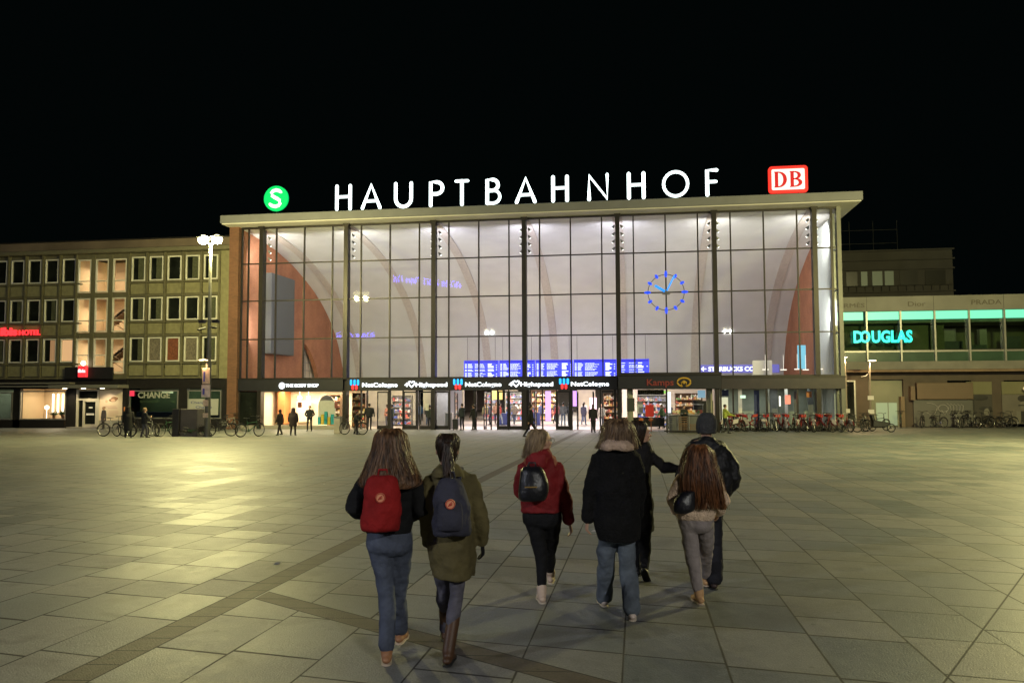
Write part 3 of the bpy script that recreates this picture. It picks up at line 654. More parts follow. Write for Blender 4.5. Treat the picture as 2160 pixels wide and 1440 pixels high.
t = empty('coffee_sign', (33.9, 12, 4.1), 'blue lit sign with white STARBUCKS COFFEE letters inside the hall', 'sign')
m = MB(); m.box(31.3, 37.6, 12.0, 12.1, 4.12, 4.80); m.build('light_panel', emit('lilac_panel', (.22, .20, .75), .55), t)
text('lettering', 'STARBUCKS COFFEE', 32.0, 36.6, 4.28, .36, 11.96, emit('sign_white_blue', (.85, .88, 1), 2.2), t, .02)
m = MB(); m.tube([(31.45, 11.96, 4.46), (31.8, 11.96, 4.46)], .04, 6); m.tube([(31.6, 11.96, 4.60), (31.45, 11.96, 4.46), (31.6, 11.96, 4.32)], .04, 6); m.build('arrow', MATS['sign_white_blue'], t)
m = MB(); m.box(34.7, 36.1, 6, 6.06, 3.75, 4.9); m.box(35.45, 35.52, 5.97, 5.99, 3.75, 4.9); tag(m.build('pale_screen', mat('panel_pale', (.6, .55, .48), .6), None, off=(35.4, 6, 3.75)), 'pale upright panel hiding part of the coffee sign', 'panel')
panel('blue_screen', 38.3, 38.9, 8.0, 4.3, 6.1, emit('cyan_screen', (.25, .75, 1), .7), 'tall pale blue glass screen before the right brick wall', 'screen')
m = MB(); m.box(31.2, 38.8, 8.5, 12.5, 3.62, 3.74); tag(m.build('mezzanine_deck', M['soffit'], None, off=(35, 10.5, 3.62)), 'pale mezzanine deck with ceiling lamps right of the entrance', 'mezzanine')
for i, (x, y) in enumerate(((35.2, 3.2), (36.6, 4.2), (37.3, 2.8), (38.2, 4.6), (38.8, 3.0))):
    m = MB(); m.tube([(x, y, 4.18), (x, y, 4.12)], .22, 12, cap=False); m.tube([(x, y, 4.18), (x, y, 5.2)], .012, 4)
    tag(m.build('disc_lamp', emit('disc_lamp_glow', (1, .9, .75), 1.6), None, off=(x, y, 4.2)), 'flat round pale lamp hanging behind the right end of the glass front', 'lamp', 'flat round lamps at the right end of the hall')

# ================================================================ hotel on the left
HY = .3
ht = empty('hotel_building', (-14, HY, 0), 'olive clad four storey hotel with rows of white framed windows left of the station', 'hotel')
HX0, HX1 = -33.0, -3.6
def hb(name, mt, boxes, par=None, bevel=0):
    m = MB()
    for b in boxes: m.box(*b)
    p = par or ht; return m.build(name, mt, p, off=p['_w'], bevel=bevel)
WPN = 1.478
wx = [-11.25+i*WPN for i in range(5)]+[-17.07-i*WPN for i in range(12)]     # window centres
hb('wall', M['olive'], [(HX0, -16.5, HY+.12, HY+9, 3.72, 13.3), (-12.0, HX1, HY+.12, HY+9, 3.72, 13.3), (-16.5, -12.0, HY+3.5, HY+9, 3.72, 13.3)])
hb('stair_lintel', M['olive'], [(-16.5, -12.0, HY-.02, HY+.3, a, b) for a, b in ((12.95, 13.3), (9.95, 10.32), (6.86, 7.27), (3.72, 4.12))]+[(-15.17, -14.86, HY-.08, HY+.2, 3.72, 13.3), (-13.69, -13.38, HY-.08, HY+.2, 3.72, 13.3), (-16.5, -16.33, HY-.08, HY+.2, 3.72, 13.3), (-12.19, -12.0, HY-.08, HY+.2, 3.72, 13.3), (-14.86, -13.69, HY-.03, HY+.2, 4.12, 4.62), (-16.33, -15.17, HY-.03, HY+.2, 4.12, 4.62)])
hb('roof', mat('eaves_olive', (.13, .12, .075), .6, 0, .1, 2), [(HX0, HX1+.1, HY-.55, HY+9, 13.32, 13.62)], bevel=.02)
hb('attic', mat('attic_panel', (.15, .115, .08), .7, 0, .3, .35), [(HX0, HX1-.4, HY+1.6, HY+8, 13.62, 14.66)])
hb('attic_roof', M['dark'], [(HX0, HX1-.2, HY+1.4, HY+8.4, 14.66, 14.74)])
hb('side_wall', M['green'], [(-4.75, -3.62, HY-.02, HY+.12, 3.72, 13.3)])
rng = random.Random(4)
rows = ((11.15, 13.02), (8.12, 9.90), (5.0, 6.85))
for x in wx+[-15.82]:
    pass
for x in wx:
    for r, (z0, z1) in enumerate(rows):
        f = hb('window', M['frame'], [(x-.56, x-.47, HY-.06, HY+.1, z0, z1), (x+.47, x+.56, HY-.06, HY+.1, z0, z1), (x-.47, x+.47, HY-.06, HY+.1, z0, z0+.1), (x-.47, x+.47, HY-.06, HY+.1, z1-.1, z1)], bevel=.01)
        hb('pane', M['void'], [(x-.47, x+.47, HY+.06, HY+.115, z0+.1, z1-.1)], f)
        lit = {(2, 4): .9, (2, 5): .9}
        q = rng.random(); ix = wx.index(x)
        if r == 2 and ix == 5: hb('curtain', emit('lit_curtain', (.85, .50, .24), .75), [(x-.45, x+.45, HY+.04, HY+.058, z0+.12, z1-.12)], f)
        elif r == 2 and ix == 6: hb('curtain', emit('lit_curtain_dim', (.75, .42, .2), .35), [(x+.0, x+.45, HY+.04, HY+.058, z0+.12, z1-.12)], f)
        elif r == 2 and ix == 2: hb('curtain', mat('red_curtain', (.16, .05, .025), .9, 0, .3, 9), [(x-.45, x+.45, HY+.04, HY+.058, z0+.12, z1-.12)], f)
        elif r == 2 and ix in (1, 3): hb('curtain', mat('grey_curtain', (.14, .12, .09), .9, 0, .4, 7), [(x-.45, x+.45, HY+.04, HY+.058, z0+.12, z1-.12)], f)
        elif q < .45: hb('curtain', mat('green_curtain', (.06, .065, .035), .9, 0, .4, 9), [(x+.05*(r-1), x+.45, HY+.04, HY+.058, z0+.12, z1-.12)], f)
        # spandrel panel below
        zb = (10.15, 7.1, 3.95)[r]
        hb('spandrel_panel', M['green'], [(x-.62, x+.62, HY-.01, HY+.12, zb, z0-.2)], bevel=.01)
    if x != wx[4]: pass
m = MB()
for x in [c+WPN/2 for c in wx[:5]]+[wx[0]-WPN/2]+[c-WPN/2 for c in wx[5:]]+[wx[5]+WPN/2-.08]: m.box(x-.07, x+.07, HY-.14, HY+.12, 3.72, 13.3)
for z in (10.05, 7.0, 3.82): m.box(HX0, -16, HY-.10, HY+.12, z-.09, z+.06); m.box(-12.0, -4.75, HY-.10, HY+.12, z-.09, z+.06)
for z0, z1 in rows: m.box(HX0, -16, HY-.17, HY+.12, z0-.17, z0-.06); m.box(-12.0, -4.75, HY-.17, HY+.12, z0-.17, z0-.06)
m.build('facade_grid', M['olive'], ht)
# lit staircase behind three tall windows per storey
SCL = mat('stair_wall', (.62, .47, .30), .8, 0, .05, 1)
hb('stair_room', SCL, [(-16.4, -12.1, HY+3.4, HY+3.5, 3.9, 13.2)])
hb('wall_side', SCL, [(-16.5, -16.4, HY+.2, HY+3.4, 3.9, 13.2), (-12.1, -12.0, HY+.2, HY+3.4, 3.9, 13.2)])
for i, xs_ in enumerate(((-16.3, -15.2), (-14.82, -13.72), (-13.35, -12.22))):
    for r, (z0, z1) in enumerate(((10.35, 12.92), (7.3, 9.92), (4.65, 6.83))):
        if r == 2 and i == 2: z0 = 4.15
        x0, x1 = xs_
        f = hb('stair_window', M['frame'], [(x0, x0+.09, HY-.06, HY+.1, z0, z1), (x1-.09, x1, HY-.06, HY+.1, z0, z1), (x0+.09, x1-.09, HY-.06, HY+.1, z0, z0+.09), (x0+.09, x1-.09, HY-.06, HY+.1, z1-.09, z1), (x0+.09, x1-.09, HY-.04, HY+.08, z0+.85, z0+.93)])
        hb('pane', M['glass'], [(x0+.09, x1-.09, HY+.0, HY+.012, z0+.09, z1-.09)], f)
m = MB()
for zf in (4.4, 7.4):                       # two zigzag flights each storey
    for k in range(9):
        m.box(-14.5+k*.22, -14.26+k*.22, HY+1.2, HY+2.2, zf+.9+k*.17-.25, zf+.9+k*.17)
    m.add([(-14.6, HY+1.2, zf+.55), (-12.4, HY+1.2, zf+2.2), (-12.4, HY+1.2, zf+2.4), (-14.6, HY+1.2, zf+.8), (-14.6, HY+2.2, zf+.55), (-12.4, HY+2.2, zf+2.2), (-12.4, HY+2.2, zf+2.4), (-14.6, HY+2.2, zf+.8)],
          [(0, 1, 2, 3), (4, 7, 6, 5), (0, 4, 5, 1), (3, 2, 6, 7)])
    m.tube([(-14.5, HY+1.1, zf+1.0), (-12.4, HY+1.1, zf-.3)], .03, 5); m.tube([(-14.5, HY+1.1, zf+1.5), (-12.4, HY+1.1, zf+.2)], .03, 5)
m.box(-16.4, -14.6, HY+1.0, HY+3.4, 7.0, 7.15); m.box(-16.4, -14.6, HY+1.0, HY+3.4, 10.05, 10.2)
m.build('staircase', mat('stair_stone', (.28, .20, .13), .7, 0, .2, 5), ht)
for z in (4.3, 7.5, 10.6):
    area((-14.25, HY+1.5, z+1.9 if z > 5 else z+2.3), (0, 0, 0), 3.4, 1.4, 110, (1, .78, .52)); point((-15.3, HY+1.4, z+.7), 55, (1, .78, .5), .1)
for i, z in enumerate((8.0, 11.15)):
    m = MB(); m.ball((-15.45, HY+.9, z), (.11, .11, .19), 8); tag(m.build('stair_lamp', emit('stair_lamp_glow', (1, .75, .42), 3), None, off=(-15.45, HY+.9, z)), ('lower', 'upper')[i]+' glowing lamp inside the hotel stair window', 'lamp', 'hotel stair lamps')
# ground floor of the hotel
hb('ground_floor_wall', M['dark'], [(HX0, -12.0, HY+.05, HY+.3, 3.0, 3.72), (-21.55, -20.95, HY+.0, HY+.3, 0, 3.0), (-17.0, -16.2, HY-.05, HY+.3, 0, 3.0), (HX0, -17.15, HY+.0, HY+.3, 0, .62), (-12.25, -11.9, HY-.1, HY+.3, 0, 3.72), (-7.7, -7.05, HY-.05, HY+.3, 0, 3.0), (-4.25, -3.62, HY-.05, HY+.3, 0, 3.1), (-11.9, -4.25, HY+.0, HY+.3, 0, .72)])
hb('fascia', M['dark'], [(-11.9, -3.62, HY+.02, HY+.3, 2.98, 3.72)])
hb('canopy', mat('canopy_grey', (.16, .155, .13), .6, 0, .1, 2), [(HX0, -16.3, HY-.65, HY+.0, 3.35, 3.48), (HX0, -16.3, HY-.55, HY+.0, 3.12, 3.24), (-17.6, -11.85, HY-1.3, HY+.04, 3.02, 3.28)], bevel=.02)
hb('name_board', M['blackm'], [(-17.0, -13.0, HY-.3, HY-.16, 3.75, 4.62)])
for x0, x1, z0, z1 in ((-27.5, -21.6, .62, 2.75), (-20.95, -17.0, .62, 2.85), (-11.75, -7.75, .72, 2.85), (-7.0, -4.3, .72, 2.85)):
    f = hb('shop_window', M['alu'], [(x0, x0+.09, HY-.06, HY+.08, z0, z1), (x1-.09, x1, HY-.06, HY+.08, z0, z1), (x0+.09, x1-.09, HY-.06, HY+.08, z0, z0+.09), (x0+.09, x1-.09, HY-.06, HY+.08, z1-.09, z1)])
    hb('pane', M['glass'] if x0 < -17 else M['glass2'], [(x0+.09, x1-.09, HY-.0, HY+.012, z0+.09, z1-.09)], f)
hb('room_wall', SCL, [(-20.95, -16.4, HY+2.6, HY+2.7, .3, 3.0), (-21.05, -20.95, HY+.3, HY+2.6, .3, 3), (-16.5, -16.4, HY+.3, HY+2.6, .3, 3)])
for q in ((-11.9, -4.2, HY+1.6, HY+1.7, 0, 3.1), (-27.6, -21.2, HY+2.2, HY+2.3, .2, 3)): hb('room_wall', mat('dim_green_wall', (.13, .15, .10), .8, 0, .2, 1), [q])
area((-18.5, HY+1.2, 2.98), (0, 0, 0), 3, 1, 210, (1, .78, .5)); area((-24.2, HY+1.2, 2.98), (0, 0, 0), 4, 1, 60, (.95, 1, .8))
area((-8, HY+.8, 2.97), (0, 0, 0), 6, .8, 45, (.95, 1, .75))
# hotel entrance
f = hb('door', mat('door_frame_pale', (.52, .48, .38), .5), [(-16.1, -15.95, HY-.1, HY+.15, .1, 2.95), (-14.35, -14.2, HY-.1, HY+.15, .1, 2.95), (-15.95, -14.35, HY-.1, HY+.15, 2.1, 2.25), (-15.95, -14.35, HY-.1, HY+.15, 2.82, 2.95), (-15.55, -15.42, HY-.08, HY+.12, .1, 2.1), (-14.5, -14.35, HY-.08, HY+.12, .1, 2.1), (-15.42, -14.5, HY-.08, HY+.12, .1, .3), (-15.42, -14.5, HY-.08, HY+.12, 2.0, 2.1)])
hb('pane', M['void'], [(-15.95, -15.55, HY+.02, HY+.04, .1, 2.1), (-15.42, -14.5, HY+.02, HY+.04, .3, 2.0), (-15.95, -14.35, HY+.02, HY+.04, 2.25, 2.82)], f)
hb('door_sticker', M['paper'], [(-15.1, -14.8, HY+.0, HY+.018, 1.5, 1.62), (-15.3, -14.65, HY+.0, HY+.018, .98, 1.12)], f)
hb('door_step', M['concrete'], [(-16.6, -14.0, HY-.5, HY+.3, .0, .1)])
pn = hb('advert_panel', mat('advert_cream', (.74, .60, .44), .6, 0, .04, 1), [(-14.2, -12.25, HY-.04, HY+.1, .6, 3.0)])
m = MB(); m.ball((-13.1, HY-.045, 2.12), (.34, .02, .13), 12); m.ball((-12.95, HY-.05, 2.24), (.30, .02, .14), 12); m.build('printed_hair', mat('print_brown', (.30, .16, .09), .7), pn, off=pn['_w'])
m = MB(); m.ball((-13.05, HY-.066, 2.1), (.19, .012, .10), 12); m.ball((-13.6, HY-.05, 2.05), (.12, .012, .12), 10); m.build('printed_face', mat('print_skin', (.66, .42, .28), .7), pn, off=pn['_w'])
hb('printed_line', mat('print_rose', (.62, .38, .32), .7), [(-13.7, -12.8, HY-.05, HY-.041, 1.62, 1.66), (-13.5, -12.7, HY-.05, HY-.041, 1.5, 1.54)]+[(-13.4, -12.6, HY-.05, HY-.041, 1.3-.09*k, 1.32-.09*k) for k in range(5)], pn)
hb('advert_base', M['concrete'], [(-14.15, -12.25, HY-.04, HY+.1, .1, .6)])
for i, x in enumerate((-16.45, -14.9, -13.35)):
    m = MB(); m.tube([(x, HY-.95, 3.02), (x, HY-.95, 2.985)], .16, 14, cap=False)
    tag(m.build('downlight', emit('downlight_glow', (1, .9, .7), 6), None, off=(x, HY-.95, 3.0)), 'round lamp under the hotel canopy, %s from the left' % ('first', 'second', 'third')[i], 'lamp', 'canopy downlights over the hotel door')
    spot((x, HY-.8, 2.96), (x, HY-.5, 0), 110, (1, .82, .55), 130, .8)
# hotel signs
t = empty('hotel_sign', (-21.3, HY-.3, 6.9), 'red glowing ibis HOTEL lettering between the upper window rows', 'sign')
RN = emit('red_neon', (1, .03, .035), 2.2)
text('lettering', 'ibis', -22.62, -21.2, 7.15, .62, HY-.26, RN, t, .035, .06)
text('lettering', 'HOTEL', -21.02, -19.22, 7.15, .40, HY-.26, RN, t, .012, .05)
t = empty('cube_sign', (-15.35, HY-.6, 4.0), 'small red lit square sign with white ibis letters above the hotel door', 'sign')
m = MB(); m.box(-15.68, -14.98, HY-.6, HY-.35, 3.86, 4.72); m.build('case', emit('red_box', (1, .04, .05), 1.0), t, bevel=.03)
text('lettering', 'ibis', -15.62, -15.04, 4.22, .26, HY-.62, emit('pink_white', (1, .8, .82), 1.6), t, .02)
m = MB(); m.ball((-15.3, HY-.5, 4.92), (.2, .12, .17), 10); m.tube([(-15.3, HY-.5, 4.75), (-15.3, HY-.5, 4.85)], .03, 6); tag(m.build('sign_lamp', emit('warm_bulb', (1, .85, .7), 7), None, off=(-15.3, HY-.5, 4.75)), 'bright round lamp on top of the red square sign', 'lamp')
t = empty('change_sign', (-9.7, HY-.1, 2.3), 'pale CHANGE lettering on the dark shop window', 'sign')
text('lettering', 'CHANGE', -11.0, -8.4, 2.28, .46, HY-.08, mat('sign_grey', (.42, .42, .34), .6), t, .02, .01)
t = empty('window_poster', (-5.8, HY-.1, .8), 'pale poster with blue lettering in the window behind the lamp mast', 'poster')
m = MB(); m.box(-6.9, -4.5, HY-.09, HY-.07, 1.0, 2.2); m.build('sheet', mat('poster_sheet', (.40, .40, .37), .6), t)
text('lettering', 'Change', -6.7, -5.4, 1.85, .18, HY-.095, mat('ink_blue', (.05, .06, .2), .6), t, .01, .003); text('lettering', 'Change', -6.3, -5.0, 1.5, .18, HY-.095, MATS['ink_blue'], t, .01, .003)
panel('counter_front', -11.5, -4.5, HY+.5, .75, 1.22, M['blue'], 'long dark blue counter behind the money change windows', 'counter', t=.3)
panel('red_sticker', -11.68, -11.3, HY-.1, 2.42, 2.82, emit('red_glow', (1, .05, .1), .9), 'small glowing red sign in the corner of the CHANGE window', 'sign', t=.02)
panel('ceiling_light', -9.3, -8.4, HY+.3, 2.62, 2.8, emit('strip_glow', (1, .9, .65), 1.2), 'bright strip light behind the CHANGE lettering', 'lamp')
panel('yellow_sign', -6.1, -5.6, HY+.3, 2.3, 2.5, emit('yellow_glow', (1, .75, .1), .6), 'small yellow lit sign in the window behind the mast', 'sign')
panel('wall_clock', -12.1, -12.02, HY-.16, 1.3, 1.6, M['orange'], 'small orange box on the dark post beside the CHANGE window', 'box', t=.05)
for i in range(4):
    m = MB(); x = -19.05+i*.42; m.tube([(x, HY+1.2, 1.2), (x, HY+1.2, 2.55)], .075, 8); tag(m.build('tube_lamp', emit('tube_glow', (1, .86, .62), 3.4), None, off=(x, HY+1.2, 1.1)), 'upright glowing tube in the hotel bar window, %s from the left' % ('first', 'second', 'third', 'fourth')[i], 'lamp', 'glowing tubes in the hotel bar')
m = MB(); m.ball((-19.35, HY+.9, 1.55), .17, 10); m.tube([(-19.35, HY+.9, .7), (-19.35, HY+.9, 1.4)], .02, 5); tag(m.build('table_lamp', emit('globe_glow', (1, .85, .6), 5), None, off=(-19.35, HY+.9, .7)), 'round white table lamp at the left of the hotel bar window', 'lamp')
rng = random.Random(9)
for i, x in enumerate((-18.6, -17.85)):
    m = MB()
    for k in range(26):
        a = rng.uniform(0, 6.28); b = rng.uniform(.2, 1.3); d = Vector((math.cos(a)*math.cos(b), math.sin(a)*math.cos(b)*.6, math.sin(b)))*rng.uniform(.3, .55); c = Vector((x, HY+.75, .95)); q = Vector((d.z, 0, -d.x)).normalized()*.04
        m.add([c, c+d*.5+q, c+d, c+d*.5-q], [(0, 1, 2, 3)])
    t = tag(m.build('potted_plant', M['plant'], None, off=(x, HY+.75, .7)), 'small green potted plant at the %s of the hotel bar window' % ('middle', 'right')[i], 'plant', 'plants in the hotel window')
    m = MB(); m.tube([(x, HY+.75, .7), (x, HY+.75, .92)], [.09, .12], 10); m.build('pot', M['wood'], t, off=t['_w'])
panel('bar_table', -19.6, -17.3, HY+.6, .62, .72, M['wood'], 'low dark shelf across the hotel bar window', 'shelf', t=.5)

# ================================================================ shopping building on the right
RY = 6.5
rb = empty('shop_building', (48, RY, 0), 'two storey shopping building with a green lit strip right of the station', 'shop building')
def rbx(name, mt, boxes, par=None, bevel=0):
    m = MB()
    for b in boxes: m.box(*b)
    p = par or rb; return m.build(name, mt, p, off=p['_w'], bevel=bevel)
X0, X1 = 39.9, 66
rbx('parapet', mat('travertine', (.20, .192, .16), .6, 0, .12, .8), [(X0, X1, RY-.3, RY+10, 8.42, 9.48)])
rbx('parapet_joint', M['dark'], [(x-.012, x+.012, RY-.305, RY-.301, 8.45, 9.46) for x in (42.9, 47.5, 52.2, 56.8)])
GB = emit('mint_light', (.22, 1.0, .62), .9)
for x in (40.4, 42.86, 45.2, 47.53, 49.85, 52.2, 54.5, 56.9, 59.2, 61.6): rbx('light_strip', GB, [(x+.05, x+2.26, RY-.2, RY-.05, 7.80, 8.38)])
for x in (42.86, 45.2, 47.53, 49.85, 52.2, 54.5, 56.9, 59.2, 61.6): rbx('mullion', M['alu'], [(x-.06, x+.06, RY-.36, RY+.06, 4.15, 8.40)])
rbx('floor_slab', M['concrete'], [(X0, X1, RY+.1, RY+10, 7.55, 7.78), (X0, X1, RY+.1, RY+10, 4.0, 4.6)])
rbx('sill_band', M['alu'], [(X0, X1, RY-.22, RY+.08, 5.42, 5.54)])
f = rbx('shop_window', M['dark'], [(X0, X1, RY-.1, RY+.06, 5.54, 5.6)])
rbx('pane', M['glass2'], [(X0, X1, RY-.02, RY-.008, 5.6, 7.78)], f)
rbx('parapet_glass', mat('green_panel', (.045, .085, .055), .25, 0, .2, 1), [(X0, X1, RY-.15, RY+.05, 4.75, 5.42)])
rbx('ledge', mat('ledge_stone', (.19, .178, .15), .7, 0, .15, 1), [(X0, X1, RY-.6, RY+.05, 4.15, 4.74), ], bevel=.02)
rbx('ledge_edge', mat('ledge_rust', (.20, .13, .08), .7, 0, .2, 2), [(X0, X1, RY-.7, RY-.1, 3.98, 4.14)])
rbx('upper_room', mat('upper_wall', (.22, .20, .13), .8, 0, .3, .6), [(X0, 48.6, RY+1.0, RY+1.1, 4.6, 7.6), (48.6, X1, RY+4, RY+4.1, 4.6, 7.6)])
rbx('room_object', M['grey'], [(48.9, 50.3, RY+2.2, RY+2.6, 5.6, 6.3), (50.6, 51.8, RY+1.8, RY+2.2, 5.6, 6.0), (53, 54.2, RY+2, RY+2.4, 5.6, 6.6)])
rbx('room_board', mat('pale_board', (.4, .38, .33), .7), [(48.3, 50.2, RY+3.2, RY+3.3, 5.9, 7.3), (51.6, 52.1, RY+2.5, RY+3, 5.6, 7.2)])
for x in (41.6, 44.0, 46.4): spot((x, RY+.5, 7.5), (x, RY+1.0, 5.5), 26, (1, .9, .55), 75, .9)
area((52, RY+2.2, 7.5), (0, 0, 0), 6, 2, 14, (1, .85, .6))
# ground floor: recessed wall with shutter, door and posters
rbx('ground_floor_wall', mat('taupe_wall', (.075, .055, .038), .7, 0, .2, 1), [(X0, 43.0, RY+.2, RY+.5, 0, 3.98), (43.0, 45.4, RY+.2, RY+.5, 3.45, 3.98), (45.4, 48.4, RY+.2, RY+.5, 0, 3.98), (48.4, 54, RY+.2, RY+.5, 3.35, 3.98), (50.0, 52.2, RY+.2, RY+.5, 0, 3.35), (53.8, X1, RY+.2, RY+.5, 0, 3.98)])
dr = rbx('door', mat('pale_green_door', (.18, .19, .13), .6, 0, .1, 1), [(43.0, 45.4, RY+.5, RY+.6, 0, 3.45)])
rbx('pane', emit('pale_green_glow', (.42, .52, .30), .50), [(43.55, 44.35, RY+.47, RY+.495, .1, 1.75), (44.42, 45.0, RY+.47, RY+.495, .1, 1.75)], dr)
rbx('door_jamb', mat('door_tan', (.17, .12, .07), .6), [(45.15, 45.4, RY+.0, RY+.5, 0, 2.2)])
sh = rbx('shutter', mat('tan_shutter', (.13, .09, .055), .6, 0, .1, 1), [(46.2, 50.0, RY-.2, RY+.19, 2.0, 3.2)], bevel=.03)
rbx('slat', mat('slat_tan', (.20, .13, .08), .6), [(46.25, 49.95, RY-.215, RY-.203, 2.06+k*.14, 2.085+k*.14) for k in range(8)], sh)  # thin slat lines in a lighter tan than the shutter
rbx('shutter_side', MATS['tan_shutter'], [(45.75, 46.05, RY-.3, RY+.19, 1.95, 2.95)])
gw = rbx('metal_gate', mat('gate_grey', (.10, .098, .085), .5, 0, .1, 1), [(46.0, 50.0, RY+.0, RY+.19, .05, 1.95)])
m = MB()
def scr(pts, r=.028): m.tube([(x, RY-.02, z) for x, z in pts], r, 5)
WGR = mat('spray_white', (.28, .27, .24), .8)
scr([(46.9, 1.75), (47.3, 1.68), (47.6, 1.5), (47.55, 1.2), (47.4, .95), (47.1, .9), (46.9, 1.05)])
scr([(48.0+.30*math.cos(a*.5)*(1+.02*a), 1.35+.26*math.sin(a*.5)) for a in range(14)])
scr([(47.9, 1.2), (48.1, .85), (48.25, 1.15), (48.3, .9)])
for k in range(5): scr([(48.25+k*.24, 1.70-.02*k), (48.48+k*.22, 1.55), (48.52+k*.2, 1.25), (48.42+k*.2, 1.0)], .022)
scr([(48.6, .95), (49.2, .88), (49.8, 1.0)], .022)
m.build('spray_writing', WGR, gw, off=gw['_w'])
for i, (x0, x1) in enumerate(((50.2-.2, 51.75), (52.5, 54.4))):
    pass
for i, (x0, x1, lab) in enumerate(((49.65, 51.35, 'shop window poster with a large dark portrait right of the metal gate'), (52.0, 54.0, 'shop window poster with a figure in sunglasses at the far right'))):
    t = empty('poster_window', ((x0+x1)/2, RY+.1, .2), lab, 'poster')
    m = MB(); m.box(x0, x1, RY+.1, RY+.18, 2.35, 3.25); m.build('top_panel', mat('olive_light', (.16, .15, .075), .6, 0, .05, 1), t)
    m = MB(); m.box(x0, x1, RY+.1, RY+.18, .25, 2.33); m.build('sheet', mat('poster_dark', (.045, .04, .032), .6, 0, .1, 1) if i == 0 else mat('poster_taupe', (.13, .115, .09), .6, 0, .1, 1), t)
    m = MB(); dk = mat('print_dark', (.022, .02, .016), .6)
    if i == 0: m.box(x0+.15, x0+.5, RY+.085, RY+.098, .4, 2.2); m.ball((50.75, RY+.09, 1.35), (.33, .012, .14), 10); m.ball((51.15, RY+.09, 1.30), (.15, .012, .2), 10); m.ball((50.55, RY+.09, 2.1), (.55, .012, .2), 10)
    else: m.ball((53.35, RY+.09, 2.05), (.34, .012, .24), 10); m.box(53.2, 53.5, RY+.085, RY+.098, .3, 1.15); m.box(53.05, 53.65, RY+.075, RY+.084, 1.52, 1.6)
    m.build('printed_shape', dk, t)
    m = MB()
    if i == 0: m.ball((50.95, RY+.085, 1.05), (.2, .012, .34), 10)
    else: m.ball((53.4, RY+.09, 1.55), (.22, .013, .34), 10); m.box(52.9, 53.85, RY+.086, RY+.097, .5, 1.15)
    m.build('printed_face', mat('print_pale', (.15, .14, .11), .6), t)
m = MB(); m.ball((53.5, RY-.4, 2.75), (.32, .1, .2), 10); tag(m.build('reflection_glow', emit('tan_glow', (1, .75, .4), .5), None, off=(53.5, RY-.4, 2.6)), 'small glowing yellow shape standing in for a reflection on the far right window', 'lamp')  # glowing ball stands in for a yellow reflection on the glass
for i in range(3):
    m = MB(); x = 47.95+i*.62; m.tube([(x, RY+.6, 5.35), (x, RY+.6, 5.28)], .08, 8); 
rbx('entrance_frame', M['alu'], [(41.95, 42.05, RY+.05, RY+.2, 0, 3.4), (40.6, 41.95, RY+.05, RY+.2, 3.3, 3.4)])
rbx('dark_panel', M['void'], [(40.6, 41.95, RY+.12, RY+.195, .1, 3.3)])
# lettering on the building
t = empty('neon_sign', (44, RY-.5, 6), 'turquoise glowing DOUGLAS lettering in the upper shop window', 'sign')
TQ = emit('turquoise_neon', (.0, .85, .62), 1.7)
text('lettering', 'D', 41.9, 42.55, 6.15, .86, RY-.42, TQ, t, .035); text('lettering', 'O', 42.35, 43.05, 6.15, .86, RY-.46, TQ, t, .03); text('lettering', 'UGLAS', 43.15, 45.95, 6.15, .86, RY-.42, TQ, t, .035)
PL = mat('letter_brown', (.10, .085, .06), .6)
def serif(body, x0, x1, z, h, lab):
    t = empty('brand_sign', ((x0+x1)/2, RY-.33, z), lab, 'sign', 'dark lettering on the parapet'); o = text('lettering', body, x0, x1, z, h, RY-.32, PL, t, .0, .012)
    return t
serif('HERMÈS', 40.55, 42.75, 8.72, .32, 'dark HERMES lettering on the parapet, leftmost')
serif('Dior', 45.75, 46.95, 8.74, .36, 'dark Dior lettering in the middle of the parapet')
serif('PRADA', 50.05, 52.05, 8.78, .36, 'dark PRADA lettering on the right of the parapet')
# dark office block behind
ob = empty('office_block', (48, 16, 0), 'dark stepped office block behind the shopping building', 'office block')
m = MB(); m.box(40, 52.4, 16, 30, 9.2, 14.5); m.build('wall', mat('office_wall', (.038, .036, .03), .8, 0, .2, .6), ob)
m = MB()
for z in (11.0, 12.9, 13.7, 14.5): m.box(40, 52.5, 15.75, 15.98, z-.12, z)
for k in range(14): m.tube([(43.4+k*.66, 15.85, 11.02), (43.4+k*.66, 15.85, 11.45)], .02, 4)
m.tube([(43.3, 15.85, 11.45), (52.3, 15.85, 11.45)], .025, 4); m.build('balcony_edge', mat('office_edge', (.035, .033, .028), .8, 0, .2, 1), ob)
for i, (x, wd, em) in enumerate(((43.9, .9, 0), (45.1, .5, 1), (46.0, .8, 1), (47.0, .7, 1), (48.2, 1.4, 0), (50.2, 1.6, 0))):
    m = MB(); m.box(x, x+wd, 15.93, 15.99, 11.5, 12.7); f = m.build('window', emit('dim_window', (.20, .24, .13), .22) if em else mat('dark_window', (.018, .018, .015), .3), ob)
# scaffold on its roof
sf = empty('scaffold', (44.5, 20, 14.5), 'thin dark scaffold poles on the roof of the office block', 'scaffold')
m = MB()
for x in (41, 43, 45, 47, 49): m.tube([(x, 19, 14.5), (x, 19, 17.6)], .03, 5)
for z in (15.6, 16.8): m.tube([(41, 19, z), (49, 19, z)], .03, 5)
m.build('pole', mat('scaffold_dark', (.012, .012, .011), .8), sf)

